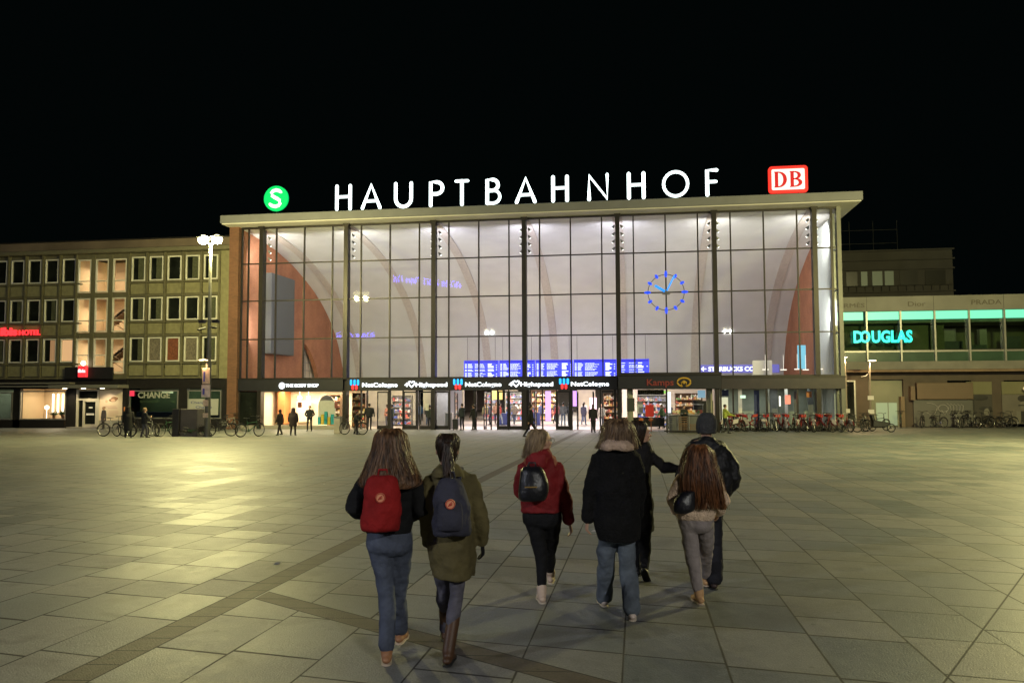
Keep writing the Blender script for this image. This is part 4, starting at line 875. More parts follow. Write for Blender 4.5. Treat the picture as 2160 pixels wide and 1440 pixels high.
# ================================================================ street lamps
YL = (1.0, .90, .38)
def big_lamp(x, y, lab, rz=0, power=6000, stickers=True, lc=YL):
    z = gz(y); t = empty('street_lamp', (x, y, z), lab, 'street lamp', 'tall twin headed lamp masts')
    m = MB(); m.tube([(x, y, z), (x, y, z+4.2)], [.17, .15], 14, cap=False); m.tube([(x, y, z+4.2), (x, y, z+11.1)], [.12, .075], 12, cap=False); m.tube([(x, y, z), (x, y, z+.12)], .26, 14, cap=False)
    m.build('mast', mat('mast_paint', (.10, .10, .085), .5, .3, .2, 3), t)
    for s in (-1, 1):
        c = Vector((x+s*.42, y-.1, z+11.34)); 
        m = MB(); m.tube([(x, y, z+10.95), (x+s*.2, y, z+11.2), (c.x, c.y, c.z+.14)], [.05, .045, .04], 8); m.ball((c.x, c.y, c.z+.13), (.42, .32, .08), 14)
        h = m.build('lamp_head', M['alu'], t, smooth=True)
        m = MB(); m.ball((c.x, c.y, c.z-.02), (.33, .28, .27), 16); m.build('lamp_glass', emit('street_glow', (1, .93, .50), 9), h, off=h['_w'], smooth=True)
        point((c.x, c.y, c.z-.5), power, lc, .2)
    if stickers:
        m = MB(); m.tube([(x-.55, y, z+6.65), (x+.55, y, z+6.65)], .03, 6); m.box(x-.62, x-.3, y-.12, y+.1, z+6.5, z+6.68); m.box(x+.25, x+.6, y-.14, y+.1, z+6.5, z+6.66); m.tube([(x+.2, y-.1, z+6.25), (x+.6, y-.35, z+6.2)], .07, 8); m.tube([(x-.2, y-.1, z+6.2), (x-.5, y-.3, z+6.1)], .07, 8); m.build('camera', M['dark'], t)
        for i, (z0, z1, w_, mt) in enumerate(((3.0, 3.9, .26, mat('pink_sheet', (.55, .42, .34), .7, 0, .2, 5)), (2.25, 2.95, .3, mat('lilac_sheet', (.6, .5, .5), .7, 0, .2, 5)), (1.75, 2.1, .18, MATS['pink_sheet']), (1.1, 1.35, .18, MATS['pink_sheet']))):
            m = MB(); m.box(x-w_, x+w_*.8, y-.22, y-.19, z+z0, z+z1); p = m.build('notice', mt, t, bevel=.02)
            if i < 2:
                m = MB(); m.box(x-w_*.7, x-w_*.3, y-.232, y-.222, z+z0+.15, z+z1-.2); m.build('print', mat('notice_blue', (.08, .08, .40), .6), p, off=p['_w'])
        m = MB(); m.tube([(x, y-.1, z+4.35), (x-.2, y-.25, z+4.4)], .03, 6); m.ball((x-.28, y-.3, z+4.36), (.17, .12, .05), 10); m.build('small_lamp', emit('orange_glow', (1, .72, .4), 4), t)
        spot((x-.28, y-.3, z+4.25), (x-.3, y-.2, 0), 180, (1, .6, .28), 150, .5)
    return t
big_lamp(1.98, -13.0, 'tall lamp mast with two glaring yellow lamps and stuck on notices at the left')
big_lamp(46.6, -21.5, 'tall twin lamp mast just beyond the right edge of the square', 0, 10500, False)
big_lamp(4.0, -66.0, 'added unseen twin lamp mast lighting the walkers from behind on the left', 0, 4000, False, (.93, .97, .95))  # invented mast out of view, added to light the backs of the walkers
big_lamp(40.0, -72.0, 'added unseen twin lamp mast lighting the walkers from behind on the right', 0, 4600, False, (.98, .96, .88))  # second added mast out of view, fill light from behind
def small_lamp(x, y, h, side, lab, sgn):
    t = empty('path_lamp', (x, y, 0), lab, 'street lamp', 'slim lamp posts with orange lamps beside the shopping building')
    m = MB(); m.tube([(x, y, 0), (x, y, h)], [.085, .06], 10, cap=False); m.build('post', mat('post_paint', (.22, .19, .15), .5, .3, .1, 3), t)
    if side:
        m = MB(); m.tube([(x, y, h), (x-.25*side, y-.1, h+.05)], .03, 6); m.ball((x+side*.15, y-.2, h+.02), (.3, .18, .06), 12); hh = m.build('lamp_head', M['alu'], t)
        m = MB(); m.ball((x+side*.15, y-.2, h-.03), (.27, .16, .05), 12); m.build('lamp_glass', emit('orange_lamp', (1, .78, .48), 7), hh, off=hh['_w'])
        spot((x+side*.15, y-.2, h-.12), (x+side*.15, y+.3, 0), 420, (1, .66, .34), 155, .4)
    m = MB(); m.tube([(x-.05, y, h-.9), (x-.3, y-.05, h-1.1), (x-.55, y-.05, h-1.15)], .03, 5) if sgn else m.tube([(x, y, h-.1), (x, y, h+.12)], .05, 6); m.build('arm', M['alu'], t)
    for z in ((2.0, 1.05) if sgn else (1.1,)):
        m = MB(); m.box(x-.2, x+.2, y-.12, y-.1, z, z+.28); m.build('plate', M['paper'], t)
small_lamp(42.25, 3.5, 4.75, 1, 'slim lamp post with a lit orange head and white plates', True)
small_lamp(40.65, 3.5, 5.0, -1, 'slim lamp post close to the right corner of the glass hall', False)

# ================================================================ people
def cloth(name, c, rough=.85, var=.25, vs=7, bump=.5, bs=22, sheen=.0): return mat(name, c, rough, 0, var, vs, bump, bs, .25, sheen)
def hairmat(name, c1, c2):
    if name in MATS: return MATS[name]
    m = bpy.data.materials.new(name); m.use_nodes = True; n = m.node_tree; b = n.nodes['Principled BSDF']; L = n.links.new
    tc = n.nodes.new('ShaderNodeTexCoord'); mp = n.nodes.new('ShaderNodeMapping'); mp.inputs['Scale'].default_value = (45, 45, 2.5)
    t = n.nodes.new('ShaderNodeTexNoise'); t.inputs['Scale'].default_value = 1; t.inputs['Detail'].default_value = 3
    cr = n.nodes.new('ShaderNodeValToRGB'); cr.color_ramp.elements[0].color = (*c1, 1); cr.color_ramp.elements[1].color = (*c2, 1)
    cr.color_ramp.elements[0].position = .35; cr.color_ramp.elements[1].position = .68
    L(tc.outputs['Object'], mp.inputs[0]); L(mp.outputs[0], t.inputs['Vector']); L(t.outputs['Fac'], cr.inputs[0]); L(cr.outputs[0], b.inputs['Base Color'])
    b.inputs['Roughness'].default_value = .42; b.inputs['Specular IOR Level'].default_value = .4
    MATS[name] = m; return m
SKIN = mat('skin', (.50, .29, .20), .5, 0, .08, 12)
TEX = bpy.data.textures.new('cloth_folds', 'CLOUDS'); TEX.noise_scale = .09; TEX.noise_depth = 2
TEX2 = bpy.data.textures.new('soft_folds', 'CLOUDS'); TEX2.noise_scale = .19; TEX2.noise_depth = 1
def organic(o, vox, folds=0.0, it=4):
    r = o.modifiers.new('remesh', 'REMESH'); r.mode = 'VOXEL'; r.voxel_size = vox; r.use_smooth_shade = True
    s = o.modifiers.new('smooth', 'SMOOTH'); s.factor = .5; s.iterations = it
    if folds:
        for tx, k in ((TEX2, 1.4), (TEX, .8)):
            d = o.modifiers.new('folds', 'DISPLACE'); d.texture = tx; d.strength = folds*k; d.mid_level = .5; d.texture_coords = 'LOCAL'
def V(p): return Vector(p)
def hand(m, wr, d, side, s=1.0, curl=.5):
    """palm, four bent fingers of unequal length and a thumb leaving the side of the palm near its base"""
    d = V(d).normalized(); th = V((0, 1, 0)) - d*d.y
    th = th.normalized() if th.length > .1 else V((0, 0, 1))      # thumb side points forward
    nrm = d.cross(th).normalized()*side                            # towards the body
    wr = V(wr); pc = wr+d*.05*s
    m.tube([wr, wr+d*.035*s, wr+d*.085*s], [.022*s, .036*s, .038*s], 10, .42, up=tuple(th))
    for i, (o, L) in enumerate(((.030, .072), (.010, .080), (-.011, .074), (-.031, .058))):
        b = wr+d*.088*s+th*o*s; a1 = curl*.7; a2 = curl*1.5
        p1 = b+(d*math.cos(a1)-nrm*math.sin(a1)*-1)*L*.45*s; p2 = p1+(d*math.cos(a2)+nrm*math.sin(a2))*L*.32*s; p3 = p2+(d*math.cos(a2*1.3)+nrm*math.sin(a2*1.3))*L*.23*s
        m.tube([b-d*.012*s, p1, p2, p3], [.0092*s, .0088*s, .0080*s, .0068*s], 6)
    b = wr+d*.028*s+th*.028*s; p1 = b+(d*.6+th*.75).normalized()*.036*s; p2 = p1+(d*.85+th*.3+nrm*.4).normalized()*.028*s
    m.tube([b, p1, p2], [.012*s, .0105*s, .008*s], 6)
def head_mesh(m, c, yaw, s=1.0, fine=True):
    c = V(c); rot = Euler((0, 0, yaw)).to_matrix()
    def A(p): return c+rot @ (V(p)*s)
    m.ball(A((0, -.008, .02)), (.074*s, .094*s, .100*s), 16, rot); m.ball(A((0, .022, -.045)), (.056*s, .068*s, .066*s), 14, rot)
    m.ball(A((0, .062, -.092)), (.024*s, .022*s, .020*s), 8, rot)                       # chin
    m.tube([A((0, .084, .018)), A((0, .108, -.022))], [.010*s, .015*s], 8)              # nose
    m.ball(A((0, .090, -.052)), (.024*s, .012*s, .008*s), 8, rot); m.ball(A((0, .087, -.066)), (.021*s, .012*s, .009*s), 8, rot)   # lips
    m.tube([A((-.045, .078, .028)), A((0, .088, .030)), A((.045, .078, .028))], [.010*s, .012*s, .010*s], 6)
    for sx in (-1, 1): m.ball(A((sx*.077, -.004, -.012)), (.010*s, .020*s, .031*s), 8, rot); m.ball(A((sx*.045, .064, -.022)), (.022*s, .020*s, .022*s), 8, rot)
def interp_rings(rg, k=5):
    out = []
    for i in range(len(rg)-1):
        p0 = rg[max(i-1, 0)]; p1 = rg[i]; p2 = rg[i+1]; p3 = rg[min(i+2, len(rg)-1)]
        for q in range(k):
            t = q/k; out.append([.5*((2*b)+(c-a)*t+(2*a-5*b+4*c-d)*t*t+(3*b-a-3*c+d)*t**3) for a, b, c, d in zip(p0, p1, p2, p3)])
    out.append(list(rg[-1])); return out
def strands(m, rg, n, seed, r=.007, lo=-3.9, hi=.75, ends=.45, core=True):
    rn = random.Random(seed); R_ = interp_rings(rg, 5)
    if core: m.rings([(a, b, c, max(d*(1-.10*i)-.010, .01), max(e*(1-.1*i)-.010, .01)) for i, (a, b, c, d, e) in enumerate(rg[:-1]+[[q*.5+w*.5 for q, w in zip(rg[-2], rg[-1])]])], 18)
    for k in range(n):
        a = rn.uniform(lo, hi); fly = rn.random() < .10; rad = rn.uniform(1.05, 1.20) if fly else rn.uniform(.90, 1.07); e = len(R_)-1-int(rn.random()**1.6*ends*len(R_)); st = rn.choice((0, 0, 0, 1, 3))
        pts = []; rr = []; wv = rn.uniform(0, 6.28); wa = rn.uniform(.0, .012)
        for i in range(st, e+1):
            cx, cy, cz, rx, ry = R_[i]; t = i/len(R_); aa = a+.12*math.sin(wv+t*5)
            pts.append((cx+rx*rad*math.cos(aa)+wa*math.sin(wv+9*t), cy+ry*rad*math.sin(aa), cz)); rr.append(r*(1-.6*t)*(.35 if fly else 1))
        if len(pts) > 2:
            l = V(pts[-1]); dlt = (l-V(pts[-2])); pts.append(tuple(l+dlt*rn.uniform(.3, 1.0))); rr.append(.002)
            m.tube(pts, rr, 4, cap=False)
def figure(label, root, rz, sp, lk, vox=.0075, group=None, fold=.028):
    """one walking or standing figure. sp: joints in metres, lk: clothes"""
    t = empty('person', root, label, 'person', group, rz, w=False)
    fine = vox < .012; hs = lk.get('hs', 1.0)
    gl_ = MB(); b = MB(); head_mesh(b, sp['head'], lk.get('yaw', 0), hs)
    nk = V(sp['neck']); hd = V(sp['head']); b.tube([hd+V((0, -.01, -.05)), nk+V((0, 0, -.03))], [.052, .058], 10)
    tr = sp['torso']; b.rings([(x, y, z, rx*.78, ry*.75) for x, y, z, rx, ry in tr if z > .62], 16)
    hipz = sp['hipL'][2]; b.ball(((sp['hipL'][0]+sp['hipR'][0])/2, sp['hipL'][1]+.02, hipz), (.12, .07, .10), 12)
    for S, sd in (('L', -1), ('R', 1)):
        b.tube([sp['sh'+S], sp['el'+S], sp['wr'+S]], [.045, .036, .024], 10)
        if lk.get('hands', True) and not (S in lk.get('nohand', '')):
            d = V(sp['wr'+S])-V(sp['el'+S]); hand(b if 'glove' not in lk else gl_, sp['wr'+S], d, -sd, lk.get('handscale', 1.0), .55)
        b.tube([sp['hip'+S], sp['kn'+S], sp['an'+S]], [.062, .046, .034], 10)
    if gl_.v: organic(gl_.build('gloves', lk['glove'], t, off=(0, 0, 0)), .008)
    body = b.build('body', SKIN, t, off=(0, 0, 0)); organic(body, vox)
    # trousers / tights
    lr = lk.get('leg', (.088, .066, .055)); m = MB()
    for S in 'LR':
        h, k, a = V(sp['hip'+S]), V(sp['kn'+S]), V(sp['an'+S]); e = k.lerp(a, lk.get('hem', .93))
        m.tube([h+V((0, 0, .04)), h.lerp(k, .5), k, k.lerp(e, .5), e], [lr[0], (lr[0]+lr[1])/2*1.03, lr[1], (lr[1]*.45+lr[2]*.55), lr[2]], 14)
    hc = (V(sp['hipL'])+V(sp['hipR']))/2; w_ = abs(sp['hipR'][0]-sp['hipL'][0])/2+lr[0]*.95
    m.rings([(hc.x, hc.y, hc.z+.16, w_*.82, .10), (hc.x, hc.y, hc.z+.06, w_, .125), (hc.x, hc.y, hc.z-.05, w_*.98, .12), (hc.x, hc.y, hc.z-.10, w_*.7, .08)], 18)
    o = m.build('trousers', lk['tm'], t, off=(0, 0, 0)); organic(o, max(vox, .010), fold*.85)
    # shoes
    for S in 'LR':
        a = V(sp['an'+S]); k = V(sp['kn'+S]); m = MB()
        sh = lk.get('boot', .10); up = a+(k-a).normalized()*sh; ty = lk.get('toe', {}).get(S, 0)
        fw = V((lk.get('splay', .12)*(-1 if S == 'L' else 1), 1, 0)).normalized()
        if S in lk.get('kick', ''): fwd = V((.35, .35, -.9)).normalized(); dn = V((0, -.9, -.35)).normalized()
        else: fwd = fw; dn = V((0, 0, -1))
        heel = a-fwd*.045+dn*.048; ball = a+fwd*.10+dn*.058; toe = a+fwd*.165+dn*.062
        m.tube([up, a, a+dn*.03], [.050, .046, .042], 12); m.tube([heel, a+fwd*.03+dn*.04, ball, toe], [.036, .040, .040, .028], 12, .8, up=(1, 0, 0))
        o = m.build('shoe', lk['sm'], t, off=(0, 0, 0)); organic(o, max(vox, .009))
        m = MB(); m.tube([heel+dn*.034, a+fwd*.03+dn*.078, ball+dn*.024, toe+dn*.016], [.036, .038, .042, .032], 12, .22, up=(1, 0, 0)); s = m.build('sole', lk.get('solem', M['rubber']), o, off=(0, 0, 0), smooth=True)
    # jacket or coat
    m = MB(); m.rings(tr, 24); ar = lk.get('arm', (.070, .060, .050))
    for S in 'LR':
        s_, e_, w_ = V(sp['sh'+S]), V(sp['el'+S]), V(sp['wr'+S]); inw = V((tr[1][0], tr[1][1], s_.z+.01)).lerp(s_, .55)
        m.tube([inw, s_, s_.lerp(e_, .5), e_, e_.lerp(w_, .5), w_-(w_-e_).normalized()*.01], [ar[0]*.98, ar[0], (ar[0]+ar[1])/2, ar[1], (ar[1]+ar[2])/2*1.03, ar[2]], 12)
    if 'hood' in sp and lk.get('hoodm') is None: m.rings(sp['hood'], 18)
    if 'puff' in lk: pass
    o = m.build(lk.get('jname', 'jacket'), lk['jm'], t, off=(0, 0, 0)); organic(o, max(vox, .010), lk.get('jf', fold))
    if 'hood' in sp and lk.get('hoodm') is not None:
        m = MB(); m.rings(sp['hood'], 20); o = m.build(lk.get('hname', 'scarf'), lk['hoodm'], t, off=(0, 0, 0)); organic(o, .012, .03)
    # hair or hat
    if 'hairr' in sp:
        m = MB(); nm = lk.get('hairname', 'hair')
        ho = lk.get('hoff', 0); fd = V((-math.sin(lk.get('yaw', 0)), math.cos(lk.get('yaw', 0)), 0))*ho
        hr_ = [(a-fd.x, b_-fd.y, c, d*(1-ho*2.5), e*(1-ho)) for a, b_, c, d, e in sp['hairr']]
        if nm == 'hair': strands(m, hr_, int(lk.get('nstr', 420)*1.7), 5, lk.get('sr', .0075)*.72, lk.get('hlo', -3.9), lk.get('hhi', .75), lk.get('ends', .5))
        else: m.rings(sp['hairr'], 24)
        if 'tail' in sp: strands(m, sp['tail'], 70, 8, .006, -6.28, 0, .3)
        o = m.build(nm, lk['hm'], t, off=(0, 0, 0), smooth=True)
        if nm != 'hair': organic(o, .010, .012)
    if fine or lk.get('eyes'):
        rot = Euler((0, 0, lk.get('yaw', 0))).to_matrix()
        for sx in (-1, 1):
            m = MB(); m.ball(V(sp['head'])+rot @ (V((sx*.032, .080, .006))*hs), .0125*hs, 8); e = m.build('eye', mat('eye_white', (.6, .58, .55), .2), t, off=(0, 0, 0), smooth=True)
            m = MB(); m.ball(V(sp['head'])+rot @ (V((sx*.032, .0885, .006))*hs), .0062*hs, 8); m.build('iris', mat('iris_dark', (.03, .02, .012), .2), e, off=(0, 0, 0), smooth=True)
    return t
DN = cloth('denim', (.075, .088, .125), .8, .3, 9); DN2 = cloth('washed_denim', (.11, .13, .16), .8, .3, 9)
BLK = cloth('black_cloth', (.0075, .0075, .0085)); BLK2 = cloth('black_wool', (.006, .0057, .006), .95, .3, 12, .8, 40)
W1 = {'root': (24.45, -50.943, 0.647), 'head': (-0.01, -0.013, 1.555), 'neck': (-0.01, -0.002, 1.387), 'shL': (-0.175, 0.003, 1.311), 'elL': (-0.259, -0.046, 1.117), 'wrL': (-0.23, 0.179, 1.043), 'shR': (0.15, 0.003, 1.31), 'elR': (0.244, -0.045, 1.108), 'wrR': (0.144, 0.18, 1.031), 'hipL': (-0.089, 0.03, 0.863), 'knL': (-0.038, 0.056, 0.451), 'anL': (-0.017, -0.042, 0.09), 'hipR': (0.079, 0.03, 0.863), 'knR': (0.035, 0.213, 0.398), 'anR': (0.023, 0.42, 0.1), 'bag': [(-0.029, -0.171, 1.37, 0.079, 0.05), (-0.032, -0.199, 1.332, 0.118, 0.08), (-0.035, -0.209, 1.173, 0.141, 0.1), (-0.042, -0.199, 1.004, 0.143, 0.1), (-0.044, -0.176, 0.964, 0.131, 0.08)], 'patch': (-0.028, -0.322, 1.22), 'torso': [(-0.014, -0.002, 1.381, 0.102, 0.09), (-0.01, 0.001, 1.332, 0.197, 0.12), (-0.007, 0.011, 1.178, 0.207, 0.14), (-0.008, 0.022, 1.004, 0.178, 0.13), (-0.012, 0.028, 0.906, 0.182, 0.14)], 'hairr': [(-0.001, -0.032, 1.69, 0.055, 0.05), (-0.001, -0.028, 1.64, 0.100, 0.1), (0.0, -0.031, 1.529, 0.122, 0.12), (0.005, -0.070, 1.411, 0.166, 0.11), (0.01, -0.140, 1.314, 0.200, 0.06), (0.0, -0.17, 1.27, 0.15, 0.04)]}
W2 = {'root': (24.881, -50.902, 0.647), 'head': (-0.013, -0.011, 1.535), 'neck': (-0.007, -0.002, 1.389), 'shL': (-0.126, 0.003, 1.302), 'elL': (-0.159, -0.002, 1.062), 'wrL': (-0.158, 0.132, 0.849), 'shR': (0.139, 0.003, 1.312), 'elR': (0.223, -0.002, 1.06), 'wrR': (0.238, 0.061, 0.86), 'hipL': (-0.047, 0.032, 0.832), 'knL': (-0.054, 0.251, 0.419), 'anL': (-0.063, 0.507, 0.1), 'hipR': (0.068, 0.032, 0.832), 'knR': (0.053, 0.056, 0.456), 'anR': (-0.002, -0.042, 0.09), 'bag': [(0.02, -0.18, 1.355, 0.05, 0.05), (0.022, -0.197, 1.307, 0.095, 0.08), (0.03, -0.217, 1.143, 0.128, 0.11), (0.034, -0.207, 0.975, 0.142, 0.11), (0.032, -0.184, 0.935, 0.124, 0.08)], 'patch': (0.036, -0.34, 1.185), 'hairr': [(-0.01, -0.019, 1.654, 0.045, 0.05), (-0.01, -0.016, 1.605, 0.074, 0.1), (-0.01, -0.011, 1.528, 0.07, 0.11), (-0.01, -0.016, 1.445, 0.045, 0.07)], 'tail': [(-0.002, -0.115, 1.597, 0.024, 0.03), (0.001, -0.147, 1.47, 0.031, 0.035), (0.014, -0.2, 1.347, 0.032, 0.03)], 'hood': [(-0.004, -0.025, 1.433, 0.074, 0.1), (-0.002, -0.042, 1.393, 0.116, 0.14), (0.0, -0.049, 1.339, 0.121, 0.13)], 'torso': [(-0.01, -0.003, 1.406, 0.081, 0.08), (0.006, 0.0, 1.354, 0.147, 0.12), (0.013, 0.013, 1.146, 0.167, 0.15), (0.02, 0.028, 0.902, 0.174, 0.16), (0.03, 0.046, 0.606, 0.163, 0.17)]}
W3 = {'root': (25.351, -48.98, 0.621), 'head': (-0.008, -0.02, 1.514), 'neck': (-0.017, -0.013, 1.401), 'shL': (-0.177, -0.003, 1.252), 'elL': (-0.213, 0.062, 1.01), 'wrL': (-0.146, 0.266, 0.939), 'shR': (0.123, -0.005, 1.278), 'elR': (0.203, 0.013, 0.992), 'wrR': (0.254, 0.048, 0.749), 'hipL': (-0.092, 0.025, 0.79), 'knL': (-0.016, 0.048, 0.427), 'anL': (-0.016, -0.032, 0.09), 'hipR': (0.089, 0.025, 0.789), 'knR': (0.075, 0.264, 0.408), 'anR': (0.096, 0.544, 0.14), 'bag': [(-0.106, -0.206, 1.292, 0.077, 0.04), (-0.1, -0.223, 1.241, 0.115, 0.07), (-0.093, -0.234, 1.09, 0.141, 0.09), (-0.104, -0.218, 0.992, 0.126, 0.08), (-0.105, -0.196, 0.967, 0.101, 0.06)], 'patch': (-0.169, -0.336, 1.114), 'hairr': [(-0.008, -0.027, 1.627, 0.059, 0.06), (-0.014, -0.024, 1.577, 0.098, 0.1), (-0.038, -0.027, 1.479, 0.097, 0.11), (-0.077, -0.031, 1.371, 0.091, 0.1)], 'hood': [(-0.032, -0.046, 1.448, 0.1, 0.09), (-0.042, -0.061, 1.373, 0.144, 0.14), (-0.042, -0.055, 1.27, 0.126, 0.14)], 'torso': [(-0.011, -0.013, 1.401, 0.102, 0.1), (-0.018, -0.009, 1.342, 0.158, 0.14), (-0.022, 0.006, 1.107, 0.191, 0.16), (-0.017, 0.017, 0.926, 0.188, 0.16), (-0.008, 0.022, 0.844, 0.193, 0.15)]}
W4 = {'root': (26.051, -49.393, 0.626), 'head': (0.022, -0.023, 1.612), 'neck': (0.018, -0.014, 1.473), 'shL': (-0.152, -0.009, 1.384), 'elL': (-0.221, 0.009, 1.092), 'wrL': (-0.245, 0.044, 0.848), 'shR': (0.17, -0.009, 1.383), 'elR': (0.225, 0.04, 1.087), 'wrR': (0.221, 0.174, 0.857), 'hipL': (-0.065, 0.031, 0.732), 'knL': (-0.07, 0.174, 0.389), 'anL': (-0.076, 0.34, 0.09), 'hipR': (0.1, 0.032, 0.732), 'knR': (0.112, 0.054, 0.372), 'anR': (0.119, -0.129, 0.09), 'hairr': [(0.023, -0.031, 1.735, 0.064, 0.06), (0.027, -0.027, 1.672, 0.123, 0.11), (0.029, -0.03, 1.571, 0.148, 0.12), (0.013, -0.055, 1.48, 0.177, 0.11)], 'hood': [(0.012, -0.05, 1.555, 0.112, 0.1), (0.011, -0.067, 1.506, 0.16, 0.14), (0.007, -0.064, 1.46, 0.164, 0.13)], 'torso': [(0.018, -0.014, 1.473, 0.127, 0.09), (0.011, -0.011, 1.423, 0.197, 0.13), (0.014, 0.005, 1.156, 0.206, 0.16), (0.018, 0.024, 0.86, 0.206, 0.18), (0.036, 0.036, 0.66, 0.191, 0.18)]}
W5 = {'root': (26.297, -47.818, 0.605), 'head': (-0.009, -0.027, 1.548), 'neck': (-0.004, -0.019, 1.416), 'shL': (-0.102, -0.013, 1.324), 'elL': (-0.114, 0.104, 1.048), 'wrL': (-0.074, 0.219, 0.803), 'shR': (0.072, -0.014, 1.334), 'elR': (0.22, -0.004, 1.18), 'wrR': (0.374, -0.104, 1.179), 'hipL': (-0.048, 0.032, 0.599), 'knL': (-0.031, 0.199, 0.316), 'anL': (-0.044, 0.133, 0.1), 'hipR': (0.034, 0.032, 0.599), 'knR': (0.031, 0.101, 0.283), 'anR': (-0.002, -0.057, 0.09), 'hairr': [(-0.009, -0.036, 1.686, 0.061, 0.06), (-0.011, -0.032, 1.625, 0.095, 0.1), (-0.023, -0.035, 1.508, 0.079, 0.1), (-0.026, -0.03, 1.427, 0.061, 0.08)], 'hood': [(0.002, -0.022, 1.467, 0.076, 0.08), (0.002, -0.028, 1.406, 0.105, 0.1)], 'torso': [(-0.004, -0.02, 1.426, 0.082, 0.08), (-0.005, -0.016, 1.365, 0.122, 0.11), (-0.021, 0.003, 1.059, 0.118, 0.13), (-0.014, 0.022, 0.753, 0.135, 0.15), (-0.015, 0.037, 0.508, 0.146, 0.15)]}
W6 = {'root': (26.805, -48.807, 0.618), 'head': (0.019, -0.009, 1.352), 'neck': (0.014, -0.001, 1.208), 'shL': (-0.135, 0.003, 1.145), 'elL': (-0.23, -0.006, 0.968), 'wrL': (-0.153, 0.163, 0.828), 'shR': (0.162, 0.003, 1.144), 'elR': (0.237, -0.005, 0.953), 'wrR': (0.241, 0.163, 0.827), 'hipL': (-0.083, 0.028, 0.749), 'knL': (-0.043, 0.049, 0.412), 'anL': (-0.004, -0.031, 0.09), 'hipR': (0.071, 0.028, 0.749), 'knR': (0.15, 0.313, 0.405), 'anR': (0.215, 0.653, 0.1), 'bag': [(-0.12, -0.192, 1.062, 0.057, 0.04), (-0.162, -0.207, 0.981, 0.099, 0.06), (-0.167, -0.201, 0.894, 0.099, 0.06), (-0.189, -0.179, 0.86, 0.055, 0.04)], 'torso': [(0.009, -0.001, 1.217, 0.099, 0.08), (0.009, 0.002, 1.164, 0.171, 0.11), (0.013, 0.014, 0.975, 0.203, 0.14), (-0.002, 0.022, 0.849, 0.19, 0.14), (-0.006, 0.026, 0.777, 0.167, 0.13)], 'hairr': [(0.017, -0.028, 1.483, 0.054, 0.05), (0.017, -0.023, 1.416, 0.118, 0.1), (0.013, -0.036, 1.292, 0.151, 0.12), (0.018, -0.095, 1.121, 0.182, 0.1), (0.045, -0.122, 0.913, 0.184, 0.06)]}
W7 = {'root': (26.97, -48.127, 0.609), 'head': (-0.023, -0.031, 1.64), 'neck': (-0.023, -0.021, 1.484), 'shL': (-0.19, -0.013, 1.349), 'elL': (-0.252, 0.032, 1.117), 'wrL': (-0.159, 0.165, 0.906), 'shR': (0.162, -0.013, 1.347), 'elR': (0.263, -0.019, 1.12), 'wrR': (0.211, 0.134, 0.923), 'hipL': (-0.065, 0.024, 0.754), 'knL': (0.008, 0.193, 0.386), 'anL': (0.084, 0.389, 0.1), 'hipR': (0.062, 0.024, 0.754), 'knR': (0.066, 0.045, 0.413), 'anR': (0.021, -0.055, 0.09), 'hairr': [(-0.017, -0.039, 1.777, 0.053, 0.05), (-0.02, -0.036, 1.723, 0.095, 0.1), (-0.022, -0.03, 1.631, 0.108, 0.115), (-0.021, -0.026, 1.563, 0.096, 0.11)], 'hood': [(-0.018, -0.024, 1.524, 0.083, 0.09), (-0.021, -0.029, 1.456, 0.122, 0.12)], 'torso': [(-0.023, -0.022, 1.504, 0.107, 0.1), (-0.023, -0.019, 1.446, 0.214, 0.14), (-0.005, -0.003, 1.193, 0.254, 0.17), (-0.005, 0.012, 0.949, 0.234, 0.17), (-0.011, 0.019, 0.833, 0.21, 0.16)]}
